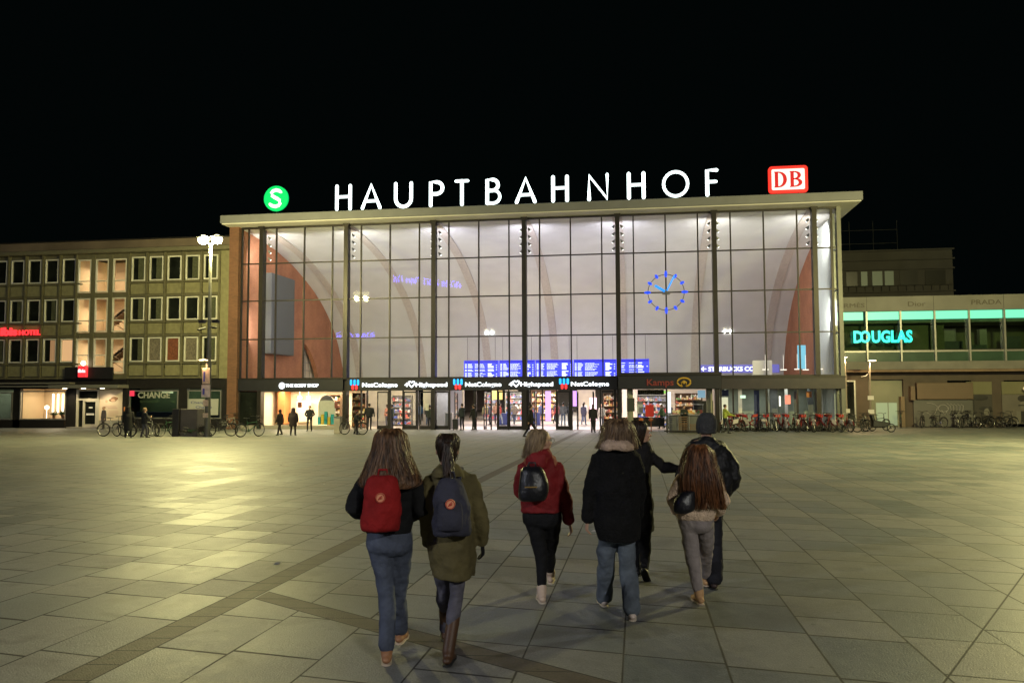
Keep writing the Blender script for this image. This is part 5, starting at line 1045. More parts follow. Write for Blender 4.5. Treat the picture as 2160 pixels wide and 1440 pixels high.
def bagbody(name, label, cat, W, m_, pocket=None, patch=None, straps=True, handle=True, rz=TH, pm=None):
    t = empty(name, W['root'], label, cat, None, rz, w=False)
    b = W['bag']; m = MB(); m.rings(b, 24); o = m.build('bag_body', m_, t, off=(0, 0, 0)); organic(o, .009, .010 if m_.name == 'black_leather' else .03)
    c = b[2]; x0 = c[0]; yb = c[1]-c[4]
    if pocket:
        m = MB(); z0 = b[3][2]+.02; m.rings([(x0, yb+.015, z0+.20, c[3]*.55, .02), (x0, yb+.005, z0+.17, c[3]*.68, .035), (x0, yb, z0+.05, c[3]*.72, .04), (x0, yb+.01, z0, c[3]*.62, .03)], 18); o = m.build('pocket', m_, t, off=(0, 0, 0)); organic(o, .008, .008)
    if handle:
        a = b[0]; m = MB(); m.tube([(a[0]-.035, a[1]-.01, a[2]-.01), (a[0]-.028, a[1]-.02, a[2]+.035), (a[0]+.028, a[1]-.02, a[2]+.035), (a[0]+.035, a[1]-.01, a[2]-.01)], .009, 6); m.build('handle', m_, t, off=(0, 0, 0), smooth=True)
    if straps:
        for s in (-1, 1):
            m = MB(); sx = W['shL'][0]*.62 if s < 0 else W['shR'][0]*.62; zt = W['torso'][1][2]
            m.tube([(x0+s*.05, b[1][1]+.06, b[0][2]-.03), (sx, -.06, zt+.035), (sx, .04, zt+.045), (sx*1.05, .13, zt-.05), (sx*1.15, .12, zt-.25), (x0+s*c[3]*.8, -.02, b[3][2]+.04)], .018, 8, .4, up=(1, 0, 0)); m.build('strap', m_, t, off=(0, 0, 0), smooth=True)
    if patch:
        p = V(patch)
        if pocket: yb -= .042
        # the stitched badge lies on the cloth
        m = MB(); m.tube([(p.x, yb+.02, p.z), (p.x, yb-.006, p.z)], .034, 24, cap=False); q = m.build('badge', mat('badge_orange', (.75, .30, .16), .6), t, off=(0, 0, 0))
        m = MB(); m.torus((p.x, yb-.007, p.z), .030, .003, seg=24); m.ball((p.x+.002, yb-.008, p.z), (.011, .003, .009), 8); m.tube([(p.x-.013, yb-.008, p.z-.012), (p.x, yb-.009, p.z), (p.x+.010, yb-.008, p.z+.014)], [.003, .006, .003], 6); m.build('badge_print', mat('badge_red', (.45, .05, .03), .6), q, off=(0, 0, 0))
    return t
HB = hairmat('brown_hair', (.035, .016, .007), (.21, .105, .045)); HD = hairmat('dark_hair', (.010, .006, .004), (.05, .026, .014))
HBL = hairmat('blonde_hair', (.13, .085, .045), (.42, .30, .17)); HA = hairmat('auburn_hair', (.05, .018, .006), (.25, .095, .030)); HM = hairmat('light_brown_hair', (.045, .024, .012), (.26, .16, .08))
# 1: woman with very long hair, red backpack
W1['knL'] = (-.030, .056, .451); W1['knR'] = (.030, .213, .42); W1['anR'] = (.02, .42, .1); W1['hipL'] = (-.082, .03, .863); W1['hipR'] = (.072, .03, .863)
W1['torso'] = W1['torso'][:4]+[(W1['torso'][4][0], W1['torso'][4][1], W1['torso'][4][2]+.02, .17, .13)]
figure('long haired person in a black jacket and blue jeans, leftmost of the walkers', W1['root'], TH, W1, dict(tm=DN, jm=BLK, sm=mat('tan_boot', (.34, .16, .075), .6, 0, .15, 9), solem=mat('pale_sole', (.5, .4, .3), .7), hm=HB, leg=(.096, .064, .060), nstr=620, hlo=-3.9, hhi=.75, arm=(.070, .072, .056), yaw=R(4), hem=.90, jf=.03))
bagbody('backpack', 'dark red backpack with a round orange badge on the leftmost walker', 'backpack', W1, cloth('red_canvas', (.27, .012, .012), .85, .2, 6), None, W1['patch'])
# 2: parka, dark backpack, ponytail
figure('person with a dark ponytail in a long olive parka and grey tights', W2['root'], TH, W2, dict(tm=cloth('grey_tights', (.105, .10, .125), .85, .3, 14), jm=cloth('olive_parka', (.105, .086, .036), .85, .3, 5), jname='parka', glove=BLK, sm=mat('brown_boot', (.075, .035, .016), .5, 0, .2, 9), hm=HD, leg=(.075, .056, .043), boot=.24, arm=(.070, .062, .054), hem=.95, hhi=.6, jf=.035, nstr=260, sr=.006))
bagbody('backpack', 'dark grey blue backpack with a round orange badge on the person in the olive parka', 'backpack', W2, cloth('slate_canvas', (.040, .040, .058), .85, .25, 6), True, W2['patch'])
# 3: red jacket, glasses
t = figure('person with blonde hair and glasses in a red padded jacket looking right', W3['root'], TH, W3, dict(tm=BLK, jm=cloth('red_padded', (.20, .014, .016), .7, .2, 5), sm=mat('pale_shoe', (.62, .47, .36), .6, 0, .1, 9), solem=mat('white_sole', (.6, .52, .42), .7), hm=HBL, leg=(.098, .062, .044), arm=(.072, .066, .056), yaw=R(-58), hoff=.035, hhi=-.6, hlo=-4.6, nstr=420, jf=.035, hem=.86, boot=.05))
hd = V(W3['head']); rot = Euler((0, 0, R(-58))).to_matrix(); m = MB()
for sx in (-1, 1): m.torus(hd+rot @ V((sx*.034, .1, .006)), .021, .0022, seg=16, s2=4); m.tube([hd+rot @ V((sx*.056, .098, .010)), hd+rot @ V((sx*.078, .0, .012))], .0022, 5)
m.tube([hd+rot @ V((-.013, .102, .010)), hd+rot @ V((.013, .102, .010))], .0022, 5); m.build('glasses', M['chrome'], t, off=(0, 0, 0))
bagbody('backpack', 'small black backpack with a brass bar worn over the red padded jacket', 'backpack', W3, mat('black_leather', (.010, .010, .013), .38, 0, .3, 8, .3, 30), None, None)
b = W3['bag'][2]; m = MB(); m.box(b[0]-.085, b[0]+.03, b[1]-b[4]-.012, b[1]-b[4]-.004, W3['patch'][2]-.006, W3['patch'][2]+.006)
m.build('metal_bar', mat('brass', (.75, .5, .2), .25, 1), bpy.data.objects['backpack.002'], off=(0, 0, 0))
# 4: long black coat, pale scarf
figure('person in a black coat with a pale fluffy hood, blue jeans and white shoes', W4['root'], TH, W4, dict(tm=DN2, jm=BLK2, jname='coat', sm=mat('white_shoe', (.66, .54, .48), .6, 0, .1, 9), solem=MATS['white_sole'], hm=HM, leg=(.092, .076, .080), arm=(.072, .064, .056), hoodm=cloth('pale_fleece', (.52, .37, .27), .95, .2, 20, 1.0, 60), hname='fleece_hood', nstr=460, hem=.97, yaw=R(-8), nohand='R'))
# 5: dark coat, arm round the next person
figure('person with a dark bob in a black coat reaching an arm to the right', W5['root'], TH, W5, dict(tm=BLK, jm=cloth('black_coat', (.011, .010, .010)), jname='coat', sm=mat('black_shoe', (.012, .011, .011), .5), hm=HD, leg=(.080, .060, .050), arm=(.064, .056, .048), yaw=R(-75), hoff=.03, hhi=-.7, hlo=-4.8, nstr=380, kick='R', nohand='L'))
# 6: long auburn hair, cream jacket
W6['torso'][0] = (W6['torso'][0][0], W6['torso'][0][1], W6['torso'][0][2], .09, .08)
figure('person with waist length auburn hair in a cream fluffy jacket and grey sweatpants', W6['root'], TH, W6, dict(tm=cloth('grey_jersey', (.29, .25, .24), .9, .12, 9), jm=cloth('cream_fleece', (.76, .57, .41), .95, .15, 16, 1.0, 60), sm=mat('sand_boot', (.56, .33, .16), .8, 0, .12, 9), solem=MATS['pale_sole'], hm=HA, leg=(.090, .070, .054), arm=(.068, .066, .054), nstr=620, boot=.15, hem=.86, sr=.0065))
bagbody('shoulder_bag', 'small black shoulder bag hanging on the back of the cream fluffy jacket', 'bag', W6, MATS['black_leather'], None, None, False, False)
m = MB(); b = W6['bag'][0]; m.tube([(b[0], b[1]+.02, b[2]), (.02, -.16, 1.02), (.12, -.10, 1.16), (.13, .02, 1.19), (.05, .12, 1.08)], .011, 6, .5); m.build('strap', MATS['black_leather'], bpy.data.objects['shoulder_bag'], off=(0, 0, 0), smooth=True)
# 7: man with a knit hat
figure('person in a black padded jacket, dark jeans and a grey knit hat', W7['root'], TH, W7, dict(tm=cloth('dark_jeans', (.016, .016, .022)), jm=cloth('black_padded', (.010, .010, .012), .55, .25, 5), sm=mat('dark_boot', (.035, .018, .014), .5), hm=cloth('grey_knit', (.055, .055, .055), .95, .2, 20, 1.0, 70), hairname='knit_hat', leg=(.092, .076, .086), arm=(.082, .076, .062), yaw=R(28), hem=.97, jf=.04, nohand='LR'))

# distant people: same builder, posed by numbers
def dist_spec(H=1.72, walk=0.0, arms='down', bend=0.0, coat=.45, girth=1.0, spread=.0):
    s = H/1.72; g_ = girth
    def q(x, y, z): return (x*s, y*s, z*s)
    sp = dict(head=q(0, .03+bend, 1.60-bend*.25), neck=q(0, bend*.8, 1.45-bend*.2))
    for S, d in (('L', -1), ('R', 1)):
        w_ = walk*d
        sp['sh'+S] = q(d*.18*g_, bend*.6, 1.38-bend*.1)
        if arms == 'phone': sp['el'+S] = q(d*.22*g_, .08, 1.12); sp['wr'+S] = q(d*.06, .30, 1.18)
        elif arms == 'face' and S == 'R': sp['el'+S] = q(.24, .18, 1.16); sp['wr'+S] = q(.10, .18, 1.45)
        elif arms == 'out' and S == 'L': sp['el'+S] = q(-.38, .1, 1.15); sp['wr'+S] = q(-.60, .2, 1.12)
        elif arms == 'fold': sp['el'+S] = q(d*.24, .08, 1.10); sp['wr'+S] = q(-d*.04, .22, 1.14)
        elif arms == 'hips': sp['el'+S] = q(d*.33, -.02, 1.12); sp['wr'+S] = q(d*.17, .12, 1.0)
        elif arms == 'push': sp['el'+S] = q(d*.22, .22, 1.12); sp['wr'+S] = q(d*.25, .48, 1.05)
        else: sp['el'+S] = q(d*.23*g_, -w_*.25, 1.10); sp['wr'+S] = q(d*.24*g_, .05-w_*.5, .86)
        sp['hip'+S] = q(d*.09, 0, .90); sp['kn'+S] = q(d*(.09+spread*.5), .05+w_*.5, .50); sp['an'+S] = q(d*(.09+spread), w_, .09/s+max(0, -w_)*.25)
    zh = 1.0-coat
    sp['torso'] = [q(0, bend*.7, 1.46)+(.08, .08), q(0, bend*.6, 1.40)+(.17*g_, .11), q(0, bend*.3, 1.18)+(.19*g_, .14*g_), q(0, 0, .98)+(.18*g_, .14*g_), q(0, 0, zh)+(.19*g_, .14*g_)]
    h = sp['head']; sp['hairr'] = [(h[0], h[1]-.02, h[2]+.13, .04, .04), (h[0], h[1]-.02, h[2]+.10, .08, .09), (h[0], h[1]-.03, h[2]+.02, .09, .10), (h[0], h[1]-.04, h[2]-.06, .08, .07)]
    return sp
PPL = [  # x, y, heading, height, options, jacket, trousers, label
 (5.22, -10.5, 75, 1.52, dict(walk=.24, coat=.30), (.03, .02, .016), (.02, .015, .015), 'person in a short dark jacket stepping before the body care shop window', 'long'),
 (5.95, -10.3, 5, 1.60, dict(coat=.42, girth=1.25, spread=.06), (.035, .022, .02), (.02, .014, .012), 'person in a wide hooded coat standing before the body care shop window', 'hood'),
 (3.96, -3.0, 185, 1.74, dict(arms='hips', coat=.12, girth=1.1, spread=.05), (.01, .01, .013), (.012, .012, .016), 'person with elbows out facing the square in front of the shop window', 'short'),
 (7.47, -.75, 10, 1.86, dict(coat=.15, girth=1.3), (.008, .009, .014), (.012, .013, .02), 'large person in dark clothes standing in the leftmost doorway', 'short'),
 (20.6, -13.3, -80, 1.82, dict(walk=.34, coat=.28, girth=1.1), (.009, .009, .010), (.009, .009, .012), 'dark striding person with a hair bun before the middle doors', 'bun'),
 (23.4, -3.65, -8, 1.80, dict(coat=.32), (.016, .014, .02), (.008, .008, .01), 'person in a dark coat standing before the rightmost doorway', 'long'),
 (14.2, -.85, 40, 1.84, dict(arms='face', coat=.14), (.02, .028, .038), (.01, .012, .016), 'person in a dark blue jacket drinking beside a suitcase at the doors', 'short'),
 (15.0, -.8, 60, 1.78, dict(walk=.18, coat=.2), (.012, .013, .014), (.01, .011, .012), 'dark figure leaning at a door post right of the suitcase', 'short'),
 (-1.77, -14.75, 20, 1.72, dict(coat=.62, girth=1.2, spread=.05), (.006, .006, .006), (.006, .006, .006), 'person in a long black coat standing left of the bicycles', 'hood'),
 (-.9, -14.6, -35, 1.66, dict(arms='phone', coat=.2, girth=1.15, walk=.12), (.008, .009, .011), (.06, .06, .075), 'person in a black jacket with pale hair standing among the bicycles', 'pale'),
 (-12.64, -1.4, 150, 1.66, dict(coat=.40, girth=1.15), (.10, .08, .09), (.05, .04, .045), 'person in a greyish coat standing by the hotel advertisement', 'bald'),
 (29.2, -2.6, 190, 1.75, dict(coat=.1, arms='phone'), (.02, .026, .02), (.015, .02, .018), 'dark person behind the crates of the bakery kiosk', 'short'),
 (31.6, -4.2, -70, 1.80, dict(coat=.1, walk=.16, arms='push'), (.34, .40, .06), (.04, .045, .045), 'person in a yellow high visibility vest right of the bakery kiosk', 'short'),
 (9.35, -8.9, -95, 1.42, dict(coat=.05, arms='push', bend=.10, walk=.15), (.012, .012, .014), (.012, .011, .012), 'bent person in dark clothes holding a bicycle near the short pillar', 'short'),
 (8.45, 1.5, 80, 1.75, dict(arms='out', coat=.2), (.03, .045, .035), (.02, .02, .022), 'person with an outstretched arm behind the second glass door', 'short'),
 (9.6, 7.4, 0, 1.72, dict(coat=.15), (.05, .05, .045), (.10, .14, .22), 'person in a grey jacket and pale jeans seen through the closed glass door', 'short'),
 (8.75, 8.0, 20, 1.78, dict(coat=.2), (.05, .12, .20), (.02, .02, .03), 'person in a blue top just left of the closed glass door', 'short'),
 (14.0, 9.0, 10, 1.68, dict(coat=.1), (.35, .33, .16), (.06, .10, .22), 'person in a yellow top and jeans inside the third doorway', 'short'),
 (14.9, 9.0, 200, 1.8, dict(coat=.15), (.5, .28, .18), (.05, .03, .03), 'person in a salmon coat inside the third doorway', 'long'),
 (15.35, 8.0, -60, 1.74, dict(walk=.2, coat=.1), (.55, .06, .04), (.35, .38, .42), 'person in a bright red top and pale trousers near the red stand', 'short'),
 (14.5, 8.3, 100, 1.7, dict(coat=.1), (.10, .09, .12), (.03, .03, .04), 'person in a dark grey top between the yellow and salmon tops', 'short'),
 (17.6, 9.8, 0, 1.75, dict(coat=.2, girth=1.2), (.14, .16, .20), (.05, .05, .06), 'broad person in a slate jacket behind the middle doors', 'short'),
 (19.6, 10.5, -30, 1.75, dict(walk=.22, coat=.15), (.05, .05, .055), (.03, .03, .035), 'person in dark clothes walking just behind the red and white top', 'short'),
 (19.95, 8.5, 30, 1.72, dict(walk=.2, coat=.1), (.45, .08, .08), (.12, .12, .14), 'person in a red and white top walking inside the fourth doorway', 'pale'),
 (20.55, 6.6, 0, 1.8, dict(coat=.1, spread=.03), (.07, .075, .08), (.06, .08, .12), 'person in a grey jacket seen from behind in the fourth doorway', 'short'),
 (21.0, 7.2, 10, 1.76, dict(coat=.05), (.04, .045, .05), (.012, .013, .018), 'person in black trousers beside the grey jacket, fourth doorway', 'short'),
 (22.0, 8.5, -20, 1.7, dict(walk=.2, coat=.3), (.08, .08, .12), (.10, .13, .22), 'person in a slate coat walking inside the fifth doorway', 'long'),
 (22.6, 9.8, 15, 1.78, dict(walk=.26, coat=.05), (.25, .17, .15), (.13, .18, .30), 'person in a dusky pink jacket and jeans inside the fifth doorway', 'short'),
 (27.9, 1.8, 60, 1.7, dict(walk=.3, coat=.05, spread=.1), (.16, .28, .12), (.05, .06, .07), 'person in a pale green top striding inside the kiosk', 'pale'),
 (16.3, 9.5, 30, 1.76, dict(walk=.2, coat=.2), (.30, .24, .18), (.08, .09, .12), 'person in a beige coat deep inside between the third and middle doors', 'short'),
 (18.2, 12.0, 160, 1.7, dict(coat=.2), (.06, .07, .16), (.03, .03, .04), 'person in a blue coat far inside the middle doors', 'long'),
 (21.7, 14.0, 10, 1.74, dict(walk=.2, coat=.1), (.4, .38, .36), (.06, .07, .1), 'person in a white top far inside the fifth doorway', 'short'),
 (19.2, 15.0, 190, 1.8, dict(coat=.15), (.04, .04, .05), (.02, .02, .03), 'person in black far inside the fourth doorway', 'short'),
 (11.3, 1.4, 20, 1.7, dict(coat=.2), (.06, .07, .06), (.03, .03, .04), 'person in a green grey coat just behind the grey core wall door', 'short'),
 (23.6, 4.2, 185, 1.7, dict(coat=.25), (.30, .28, .24), (.08, .10, .14), 'person in a pale coat browsing at the right hand shop window', 'pale'),
 (7.0, 5.0, 60, 1.68, dict(coat=.2), (.28, .12, .08), (.05, .05, .07), 'person in a rust coat among the shelves behind the leftmost doorway', 'long'),
 (28.5, 3.2, -30, 1.78, dict(coat=.0), (.03, .035, .06), (.20, .20, .22), 'person in a navy top behind the striding one in the kiosk', 'short'),
]
HMAT = dict(pale=HBL, bald=SKIN)
for i, (x, y, hdg, H, op, jc, tc_, lab, hr) in enumerate(PPL):
    sp = dist_spec(H, **op); h = sp['head']
    if hr == 'long': sp['hairr'] += [(h[0], h[1]-.07, h[2]-.18, .10, .06), (h[0], h[1]-.10, h[2]-.30, .09, .04)]
    if hr == 'hood': sp['hairr'] = [(h[0], h[1]-.02, h[2]+.15, .04, .04), (h[0], h[1]-.02, h[2]+.10, .10, .11), (h[0], h[1]-.03, h[2]-.02, .12, .12), (h[0], h[1]-.04, h[2]-.16, .15, .12), (h[0], h[1]-.04, h[2]-.24, .17, .12)]
    if hr == 'bun': sp['hairr'] = [(h[0], h[1]-.05, h[2]+.24, .03, .03), (h[0], h[1]-.05, h[2]+.20, .045, .045), (h[0], h[1]-.04, h[2]+.14, .04, .04)]+sp['hairr'][1:]
    hm = mat('coat_%d' % i, jc, .85, 0, .2, 9) if hr == 'hood' else HMAT.get(hr, HD)
    figure(lab, (x, y, gz(y)+(.012 if y > 0 else 0)), R(hdg), sp, dict(tm=mat('leg_%d' % i, tc_, .85, 0, .2, 9), jm=mat('coat_%d' % i, jc, .85, 0, .25, 9), sm=mat('far_shoe', (.02, .018, .018), .6), hm=hm, hairname='hood' if hr == 'hood' else 'hair_mass', arm=(.068, .058, .048), hem=.95, eyes=False), .020, None, 0)

# ================================================================ bicycles
def make_bike(fc, name='bicycle', hire=False, basket=False, r=.335):
    t = empty(name, (0, 0, 0)); t['_w'] = (0, 0, 0); wb = .54
    fm = mat('bike_'+fc[0], fc[1], .4, .2, .15, 6)
    for x in (-wb, wb):
        m = MB(); m.torus((x, 0, r), r-.02, .027, seg=26, s2=6); w_ = m.build('wheel', M['rubber'], t, off=(0, 0, 0), smooth=True)
        m = MB(); m.torus((x, 0, r), r-.045, .010, seg=24, s2=4); m.tube([(x, -.04, r), (x, .04, r)], .022, 8)
        for k in range(10): a = k*math.pi/5; m.tube([(x, 0, r), (x+(r-.045)*math.cos(a), 0, r+(r-.045)*math.sin(a))], .0035, 3, cap=False)
        m.build('rim', M['chrome'], w_, off=(0, 0, 0))
    bb = (-.08, 0, .28); st = (-.20, 0, .80); hd = (.36, 0, .80); hb_ = (.40, 0, .62)
    m = MB(); rr = .032 if hire else .021
    if hire: m.tube([hb_, (.15, 0, .42), bb], rr*1.25, 7)
    else: m.tube([hb_, bb], rr, 6); m.tube([(.375, 0, .74), (-.17, 0, .70)], rr, 6)
    m.tube([bb, st], rr, 6); m.tube([(-wb, .05, r), bb, (-wb, -.05, r)], .011, 5); m.tube([(-wb, .05, r), (-.17, 0, .68), (-wb, -.05, r)], .009, 5); m.tube([hb_, hd], rr*1.2, 6)
    m.tube([hb_, (wb, .05, r)], .013, 5); m.tube([hb_, (wb, -.05, r)], .013, 5); m.build('frame', fm, t, off=(0, 0, 0), smooth=True)
    m = MB(); m.tube([hd, (.34, 0, 1.0)], .014, 6); m.tube([(.20, -.30, 1.02), (.33, -.20, 1.04), (.36, 0, 1.0), (.33, .20, 1.04), (.20, .30, 1.02)], .013, 6); m.build('handlebar', M['dark'] if not hire else M['chrome'], t, off=(0, 0, 0), smooth=True)
    m = MB(); m.tube([(-.34, 0, .955), (-.22, 0, .945), (-.06, 0, .94)], [.075, .06, .022], 10, .35, up=(0, 1, 0)); m.tube([st, (-.22, 0, .93)], .013, 5); m.build('saddle', M['blackm'], t, off=(0, 0, 0), smooth=True)
    m = MB()
    for x, a0, a1 in ((-wb, 20, 175), (wb, 40, 150)):
        m = MB(); pts = [(x+(r+.025)*math.cos(R(a)), 0, r+(r+.025)*math.sin(R(a))) for a in range(a0, a1, 15)]; m.tube(pts, .028, 6, .4, up=(0, 1, 0))
        m.build('mudguard', fm if hire else M['dark'], t, off=(0, 0, 0), smooth=True)
    m = MB(); m.torus((-.08, .04, .28), .085, .008, axis='Y', seg=14, s2=4); m.tube([(-.08, -.05, .28), (-.0, -.06, .14), (-.0, -.14, .14)], .011, 5); m.tube([(-.08, .05, .28), (-.16, .06, .42), (-.16, .14, .42)], .011, 5); m.build('crank', M['chrome'], t, off=(0, 0, 0))
    m = MB(); m.ball((.45, 0, .84), (.03, .035, .035), 8); m.build('lamp', M['chrome'], t, off=(0, 0, 0))
    if hire:
        m = MB(); m.prism([(.36, .82), (.66, .86), (.70, 1.02), (.40, .98)], -.17, .17); m.build('front_rack', mat('hire_red', (.38, .02, .012), .4, 0, .1, 5), t, off=(0, 0, 0), bevel=.02)
        m = MB(); m.prism([(-.80, .42), (-.48, .50), (-.42, .74), (-.74, .70)], -.03, .03); m.build('skirt_plate', mat('hire_white', (.55, .5, .48), .5), t, off=(0, 0, 0), bevel=.01)
    if basket:
        m = MB()
        for z in (.86, .95, 1.06): m.torus((.52, 0, z), .15+.02*(z-.86)*5, .008, axis='Z', seg=14, s2=4)
        for k in range(10): a = k*.628; m.tube([(.52+.15*math.cos(a), .15*math.sin(a), .86), (.52+.17*math.cos(a), .17*math.sin(a), 1.06)], .006, 3)
        m.box(.40, .64, -.12, .12, .86, .872); m.build('basket', M['dark'], t, off=(0, 0, 0))
    return t
def put(o, x, y, rz, lab, grp, lean=0, first=None, z=None, kind='bicycle'):
    c = o if first else copy_tree(o); c.location = (x, y, gz(y)+.003 if z is None else z); c.rotation_euler = (R(lean), 0, R(rz)); c.scale = (1.1, 1.1, 1.12); tag(c, lab, kind, grp); return c
bike_a = make_bike(('black', (.012, .012, .014))); bike_h = make_bike(('red', (.16, .010, .010)), hire=True)
bike_b = make_bike(('silver', (.30, .31, .28)), basket=True); bike_c = make_bike(('green', (.03, .10, .05)), basket=True)
o_ = ['first', 'second', 'third', 'fourth', 'fifth', 'sixth', 'seventh', 'eighth', 'ninth', 'tenth', 'eleventh', 'twelfth', 'thirteenth']
G1 = 'bicycles parked before the hotel'; G2 = 'red hire bicycles before the glass front'; G3 = 'bicycles before the shopping building'
pos = [(-3.9, -12.9, 12, bike_b), (-3.1, -13.1, 165, bike_a), (-2.35, -12.6, 20, bike_a), (-1.6, -12.8, 150, bike_b), (-.75, -12.4, 70, bike_c), (-.35, -11.9, 160, bike_b), (.15, -11.2, 95, bike_a)]
used = set()
for i, (x, y, rz, b) in enumerate(pos):
    put(b, x, y, rz, '%s bicycle from the left in the row before the hotel windows' % o_[i], G1, random.uniform(-6, 6), first=b.name not in used); used.add(b.name)
put(bike_a, 2.35, -12.2, 25, 'dark bicycle leaning against the lamp mast', G1, 8)
put(bike_c, 4.36, -12.6, 60, 'lone parked bicycle before the left end of the glass front', G1, 3)
put(bike_b, -2.75, -1.5, 70, 'pale bicycle propped at the brick pier', G1, 6)
put(bike_b, 9.2, -8.9, 172, 'bicycle held by the bent person near the short pillar', G1, 2)
put(bike_c, 1.0, -12.3, 5, 'bicycle lying tipped over beside the dark cabinet', G1, 62)
xs_ = [(32.3, 35), (32.75, 140), (33.2, 12), (33.75, 165), (34.6, 80), (35.45, 108), (36.05, 118), (36.7, 66), (37.15, 112), (37.65, 60), (38.15, 125), (38.75, 118), (39.45, 108)]
for i, (x, rz) in enumerate(xs_):
    put(bike_h, x, -1.25+.15*math.sin(i*2.3), rz, '%s red hire bicycle from the left along the glass front' % o_[i], G2, random.uniform(-7, 7), first=(i == 0))
for i, (x, rz) in enumerate(((32.0, 70), (33.0, 100), (34.2, 75), (35.1, 95), (36.4, 80), (37.4, 100), (38.5, 84))):
    put(bike_a if i % 3 else bike_b, x, -.75, rz, '%s dark bicycle from the left standing between the red hire bicycles' % o_[i], 'dark bicycles among the hire bicycles', random.uniform(-6, 6))
for i, (x, y, rz, b) in enumerate(((40.3, -.8, 20, bike_a), (40.9, -.2, 60, bike_b), (41.9, .3, 30, bike_a), (44.75, 5.4, 75, bike_c), (46.3, 5.6, 65, bike_a), (47.35, 5.7, 110, bike_a), (48.6, 5.6, 80, bike_b), (49.1, 5.7, 60, bike_a), (49.7, 5.6, 100, bike_b), (50.4, 5.7, 25, bike_a), (51.2, 5.6, 160, bike_a), (51.9, 5.7, 20, bike_a))):
    put(b, x, y, rz, '%s bicycle from the left before the shopping building' % o_[i], G3, random.uniform(-6, 6))
# long black cargo bicycle
cb = empty('cargo_bicycle', (41.0, -1.5, 0), 'long black cargo bicycle with a low front box at the corner of the glass hall', 'cargo bicycle', None, R(4)); cb['_w'] = (0, 0, 0)
for x, r in ((-.95, .33), (1.15, .27)):
    m = MB(); m.torus((x, 0, r), r-.02, .026, seg=26); w_ = m.build('wheel', M['rubber'], cb, off=(0, 0, 0), smooth=True)
    m = MB(); m.torus((x, 0, r), r-.05, .014, seg=22, s2=4); m.tube([(x, -.05, r), (x, .05, r)], .05, 8); m.build('rim', M['chrome'], w_, off=(0, 0, 0))
m = MB(); m.tube([(-.95, 0, .33), (-.45, 0, .30), (.75, 0, .30), (1.0, 0, .52), (1.15, 0, .27)], .026, 7); m.tube([(-.45, 0, .30), (-.6, 0, .85)], .022, 6); m.tube([(-.58, 0, .7), (-.05, 0, .45)], .022, 6); m.tube([(-.1, 0, .35), (-.05, 0, .95), (-.2, -.28, 1.05)], .018, 6); m.tube([(-.05, 0, .95), (-.2, .28, 1.05)], .018, 6); m.build('frame', M['blackm'], cb, off=(0, 0, 0), smooth=True)
m = MB(); m.prism([(-.02, .34), (.78, .34), (1.05, .60), (.0, .78)], -.26, .26); m.build('cargo_box', M['blackm'], cb, off=(0, 0, 0), bevel=.03)
m = MB(); m.prism([(-.05, .76), (.12, .76), (.05, 1.10), (-.12, 1.12)], -.2, .2); m.build('folded_hood', M['blackm'], cb, off=(0, 0, 0), bevel=.03)
m = MB(); m.tube([(-.78, 0, .97), (-.5, 0, .95)], [.07, .025], 8, .4, up=(0, 1, 0)); m.tube([(-.6, 0, .85), (-.64, 0, .95)], .014, 5); m.build('saddle', M['rubber'], cb, off=(0, 0, 0))

# ================================================================ cabinets, pillar, suitcase
cab = empty('kiosk_cabinet', (.45, -12.5, .12), 'large dark square cabinet standing among the bicycles near the lamp mast', 'cabinet')
m = MB(); m.box(-.30, .12, -12.85, -11.9, .12, 1.72); m.build('side_panel', M['blackm'], cab, bevel=.02)
m = MB(); m.box(.125, 1.18, -12.7, -11.9, .12, 1.71); m.build('front_panel', mat('cabinet_grey', (.075, .07, .065), .6, 0, .2, 2), cab, bevel=.02)
pl = empty('short_pillar', (7.55, -7.1, .05), 'short grey concrete pillar on the square before the first doors', 'pillar')
m = MB(); m.box(7.34, 7.76, -7.3, -6.9, .05, 1.05); m.build('shaft', M['concrete'], pl, bevel=.03)
m = MB(); m.box(7.31, 7.79, -7.33, -6.87, 1.052, 1.12); m.build('cap', M['grey'], pl, bevel=.02)
su = empty('suitcase', (13.75, -1.0, 0), 'black upright suitcase at the doorway', 'suitcase')
m = MB(); m.box(13.55, 13.95, -1.15, -.88, .07, .78); m.build('shell', M['blackm'], su, bevel=.05)
m = MB(); m.tube([(13.65, -1.0, .75), (13.65, -1.0, 1.05), (13.85, -1.0, 1.05), (13.85, -1.0, .75)], .012, 5); m.build('handle', M['chrome'], su)
for x in (13.62, 13.88):
    m = MB(); m.tube([(x, -1.12, .035), (x, -1.06, .035)], .035, 8, cap=False); m.build('wheel', M['rubber'], su)

# ================================================================ bakery kiosk projecting from the front
kx0, kx1 = 25.0, 31.55
kk = empty('bakery_kiosk', (28.3, -1.6, 0), 'dark bakery kiosk with a deep awning box projecting from the glass front', 'kiosk')
m = MB(); m.box(kx0, kx1, -3.0, -.3, 2.78, 3.66); m.build('awning_box', M['band'], kk, bevel=.03)
m = MB()
for k in range(6): m.box(kx0+.05, kx1-.05, -3.012, -3.002, 2.86+k*.13, 2.875+k*.13)
m.box(kx0-.03, kx1+.03, -3.05, -.3, 3.665, 3.85); m.build('awning_trim', M['mullion'], kk)
m = MB(); m.box(24.9, 31.7, -.3, -.02, 3.62, 3.88); m.build('band', M['mullion'], kk)
for x, y, mt in ((25.12, -2.85, M['mullion']), (31.35, -2.85, M['mullion']), (28.1, -2.85, M['mullion'])):
    m = MB(); m.box(x-.06, x+.06, y-.06, y+.06, 0, 2.78); m.build('post', mt, kk)
for x in (25.75, 30.85):
    m = MB(); m.tube([(x, -2.0, 0), (x, -2.0, 2.78)], .2, 16, cap=False); m.build('round_post', mat('pale_green_post', (.27, .27, .20), .6, 0, .1, 2), kk)
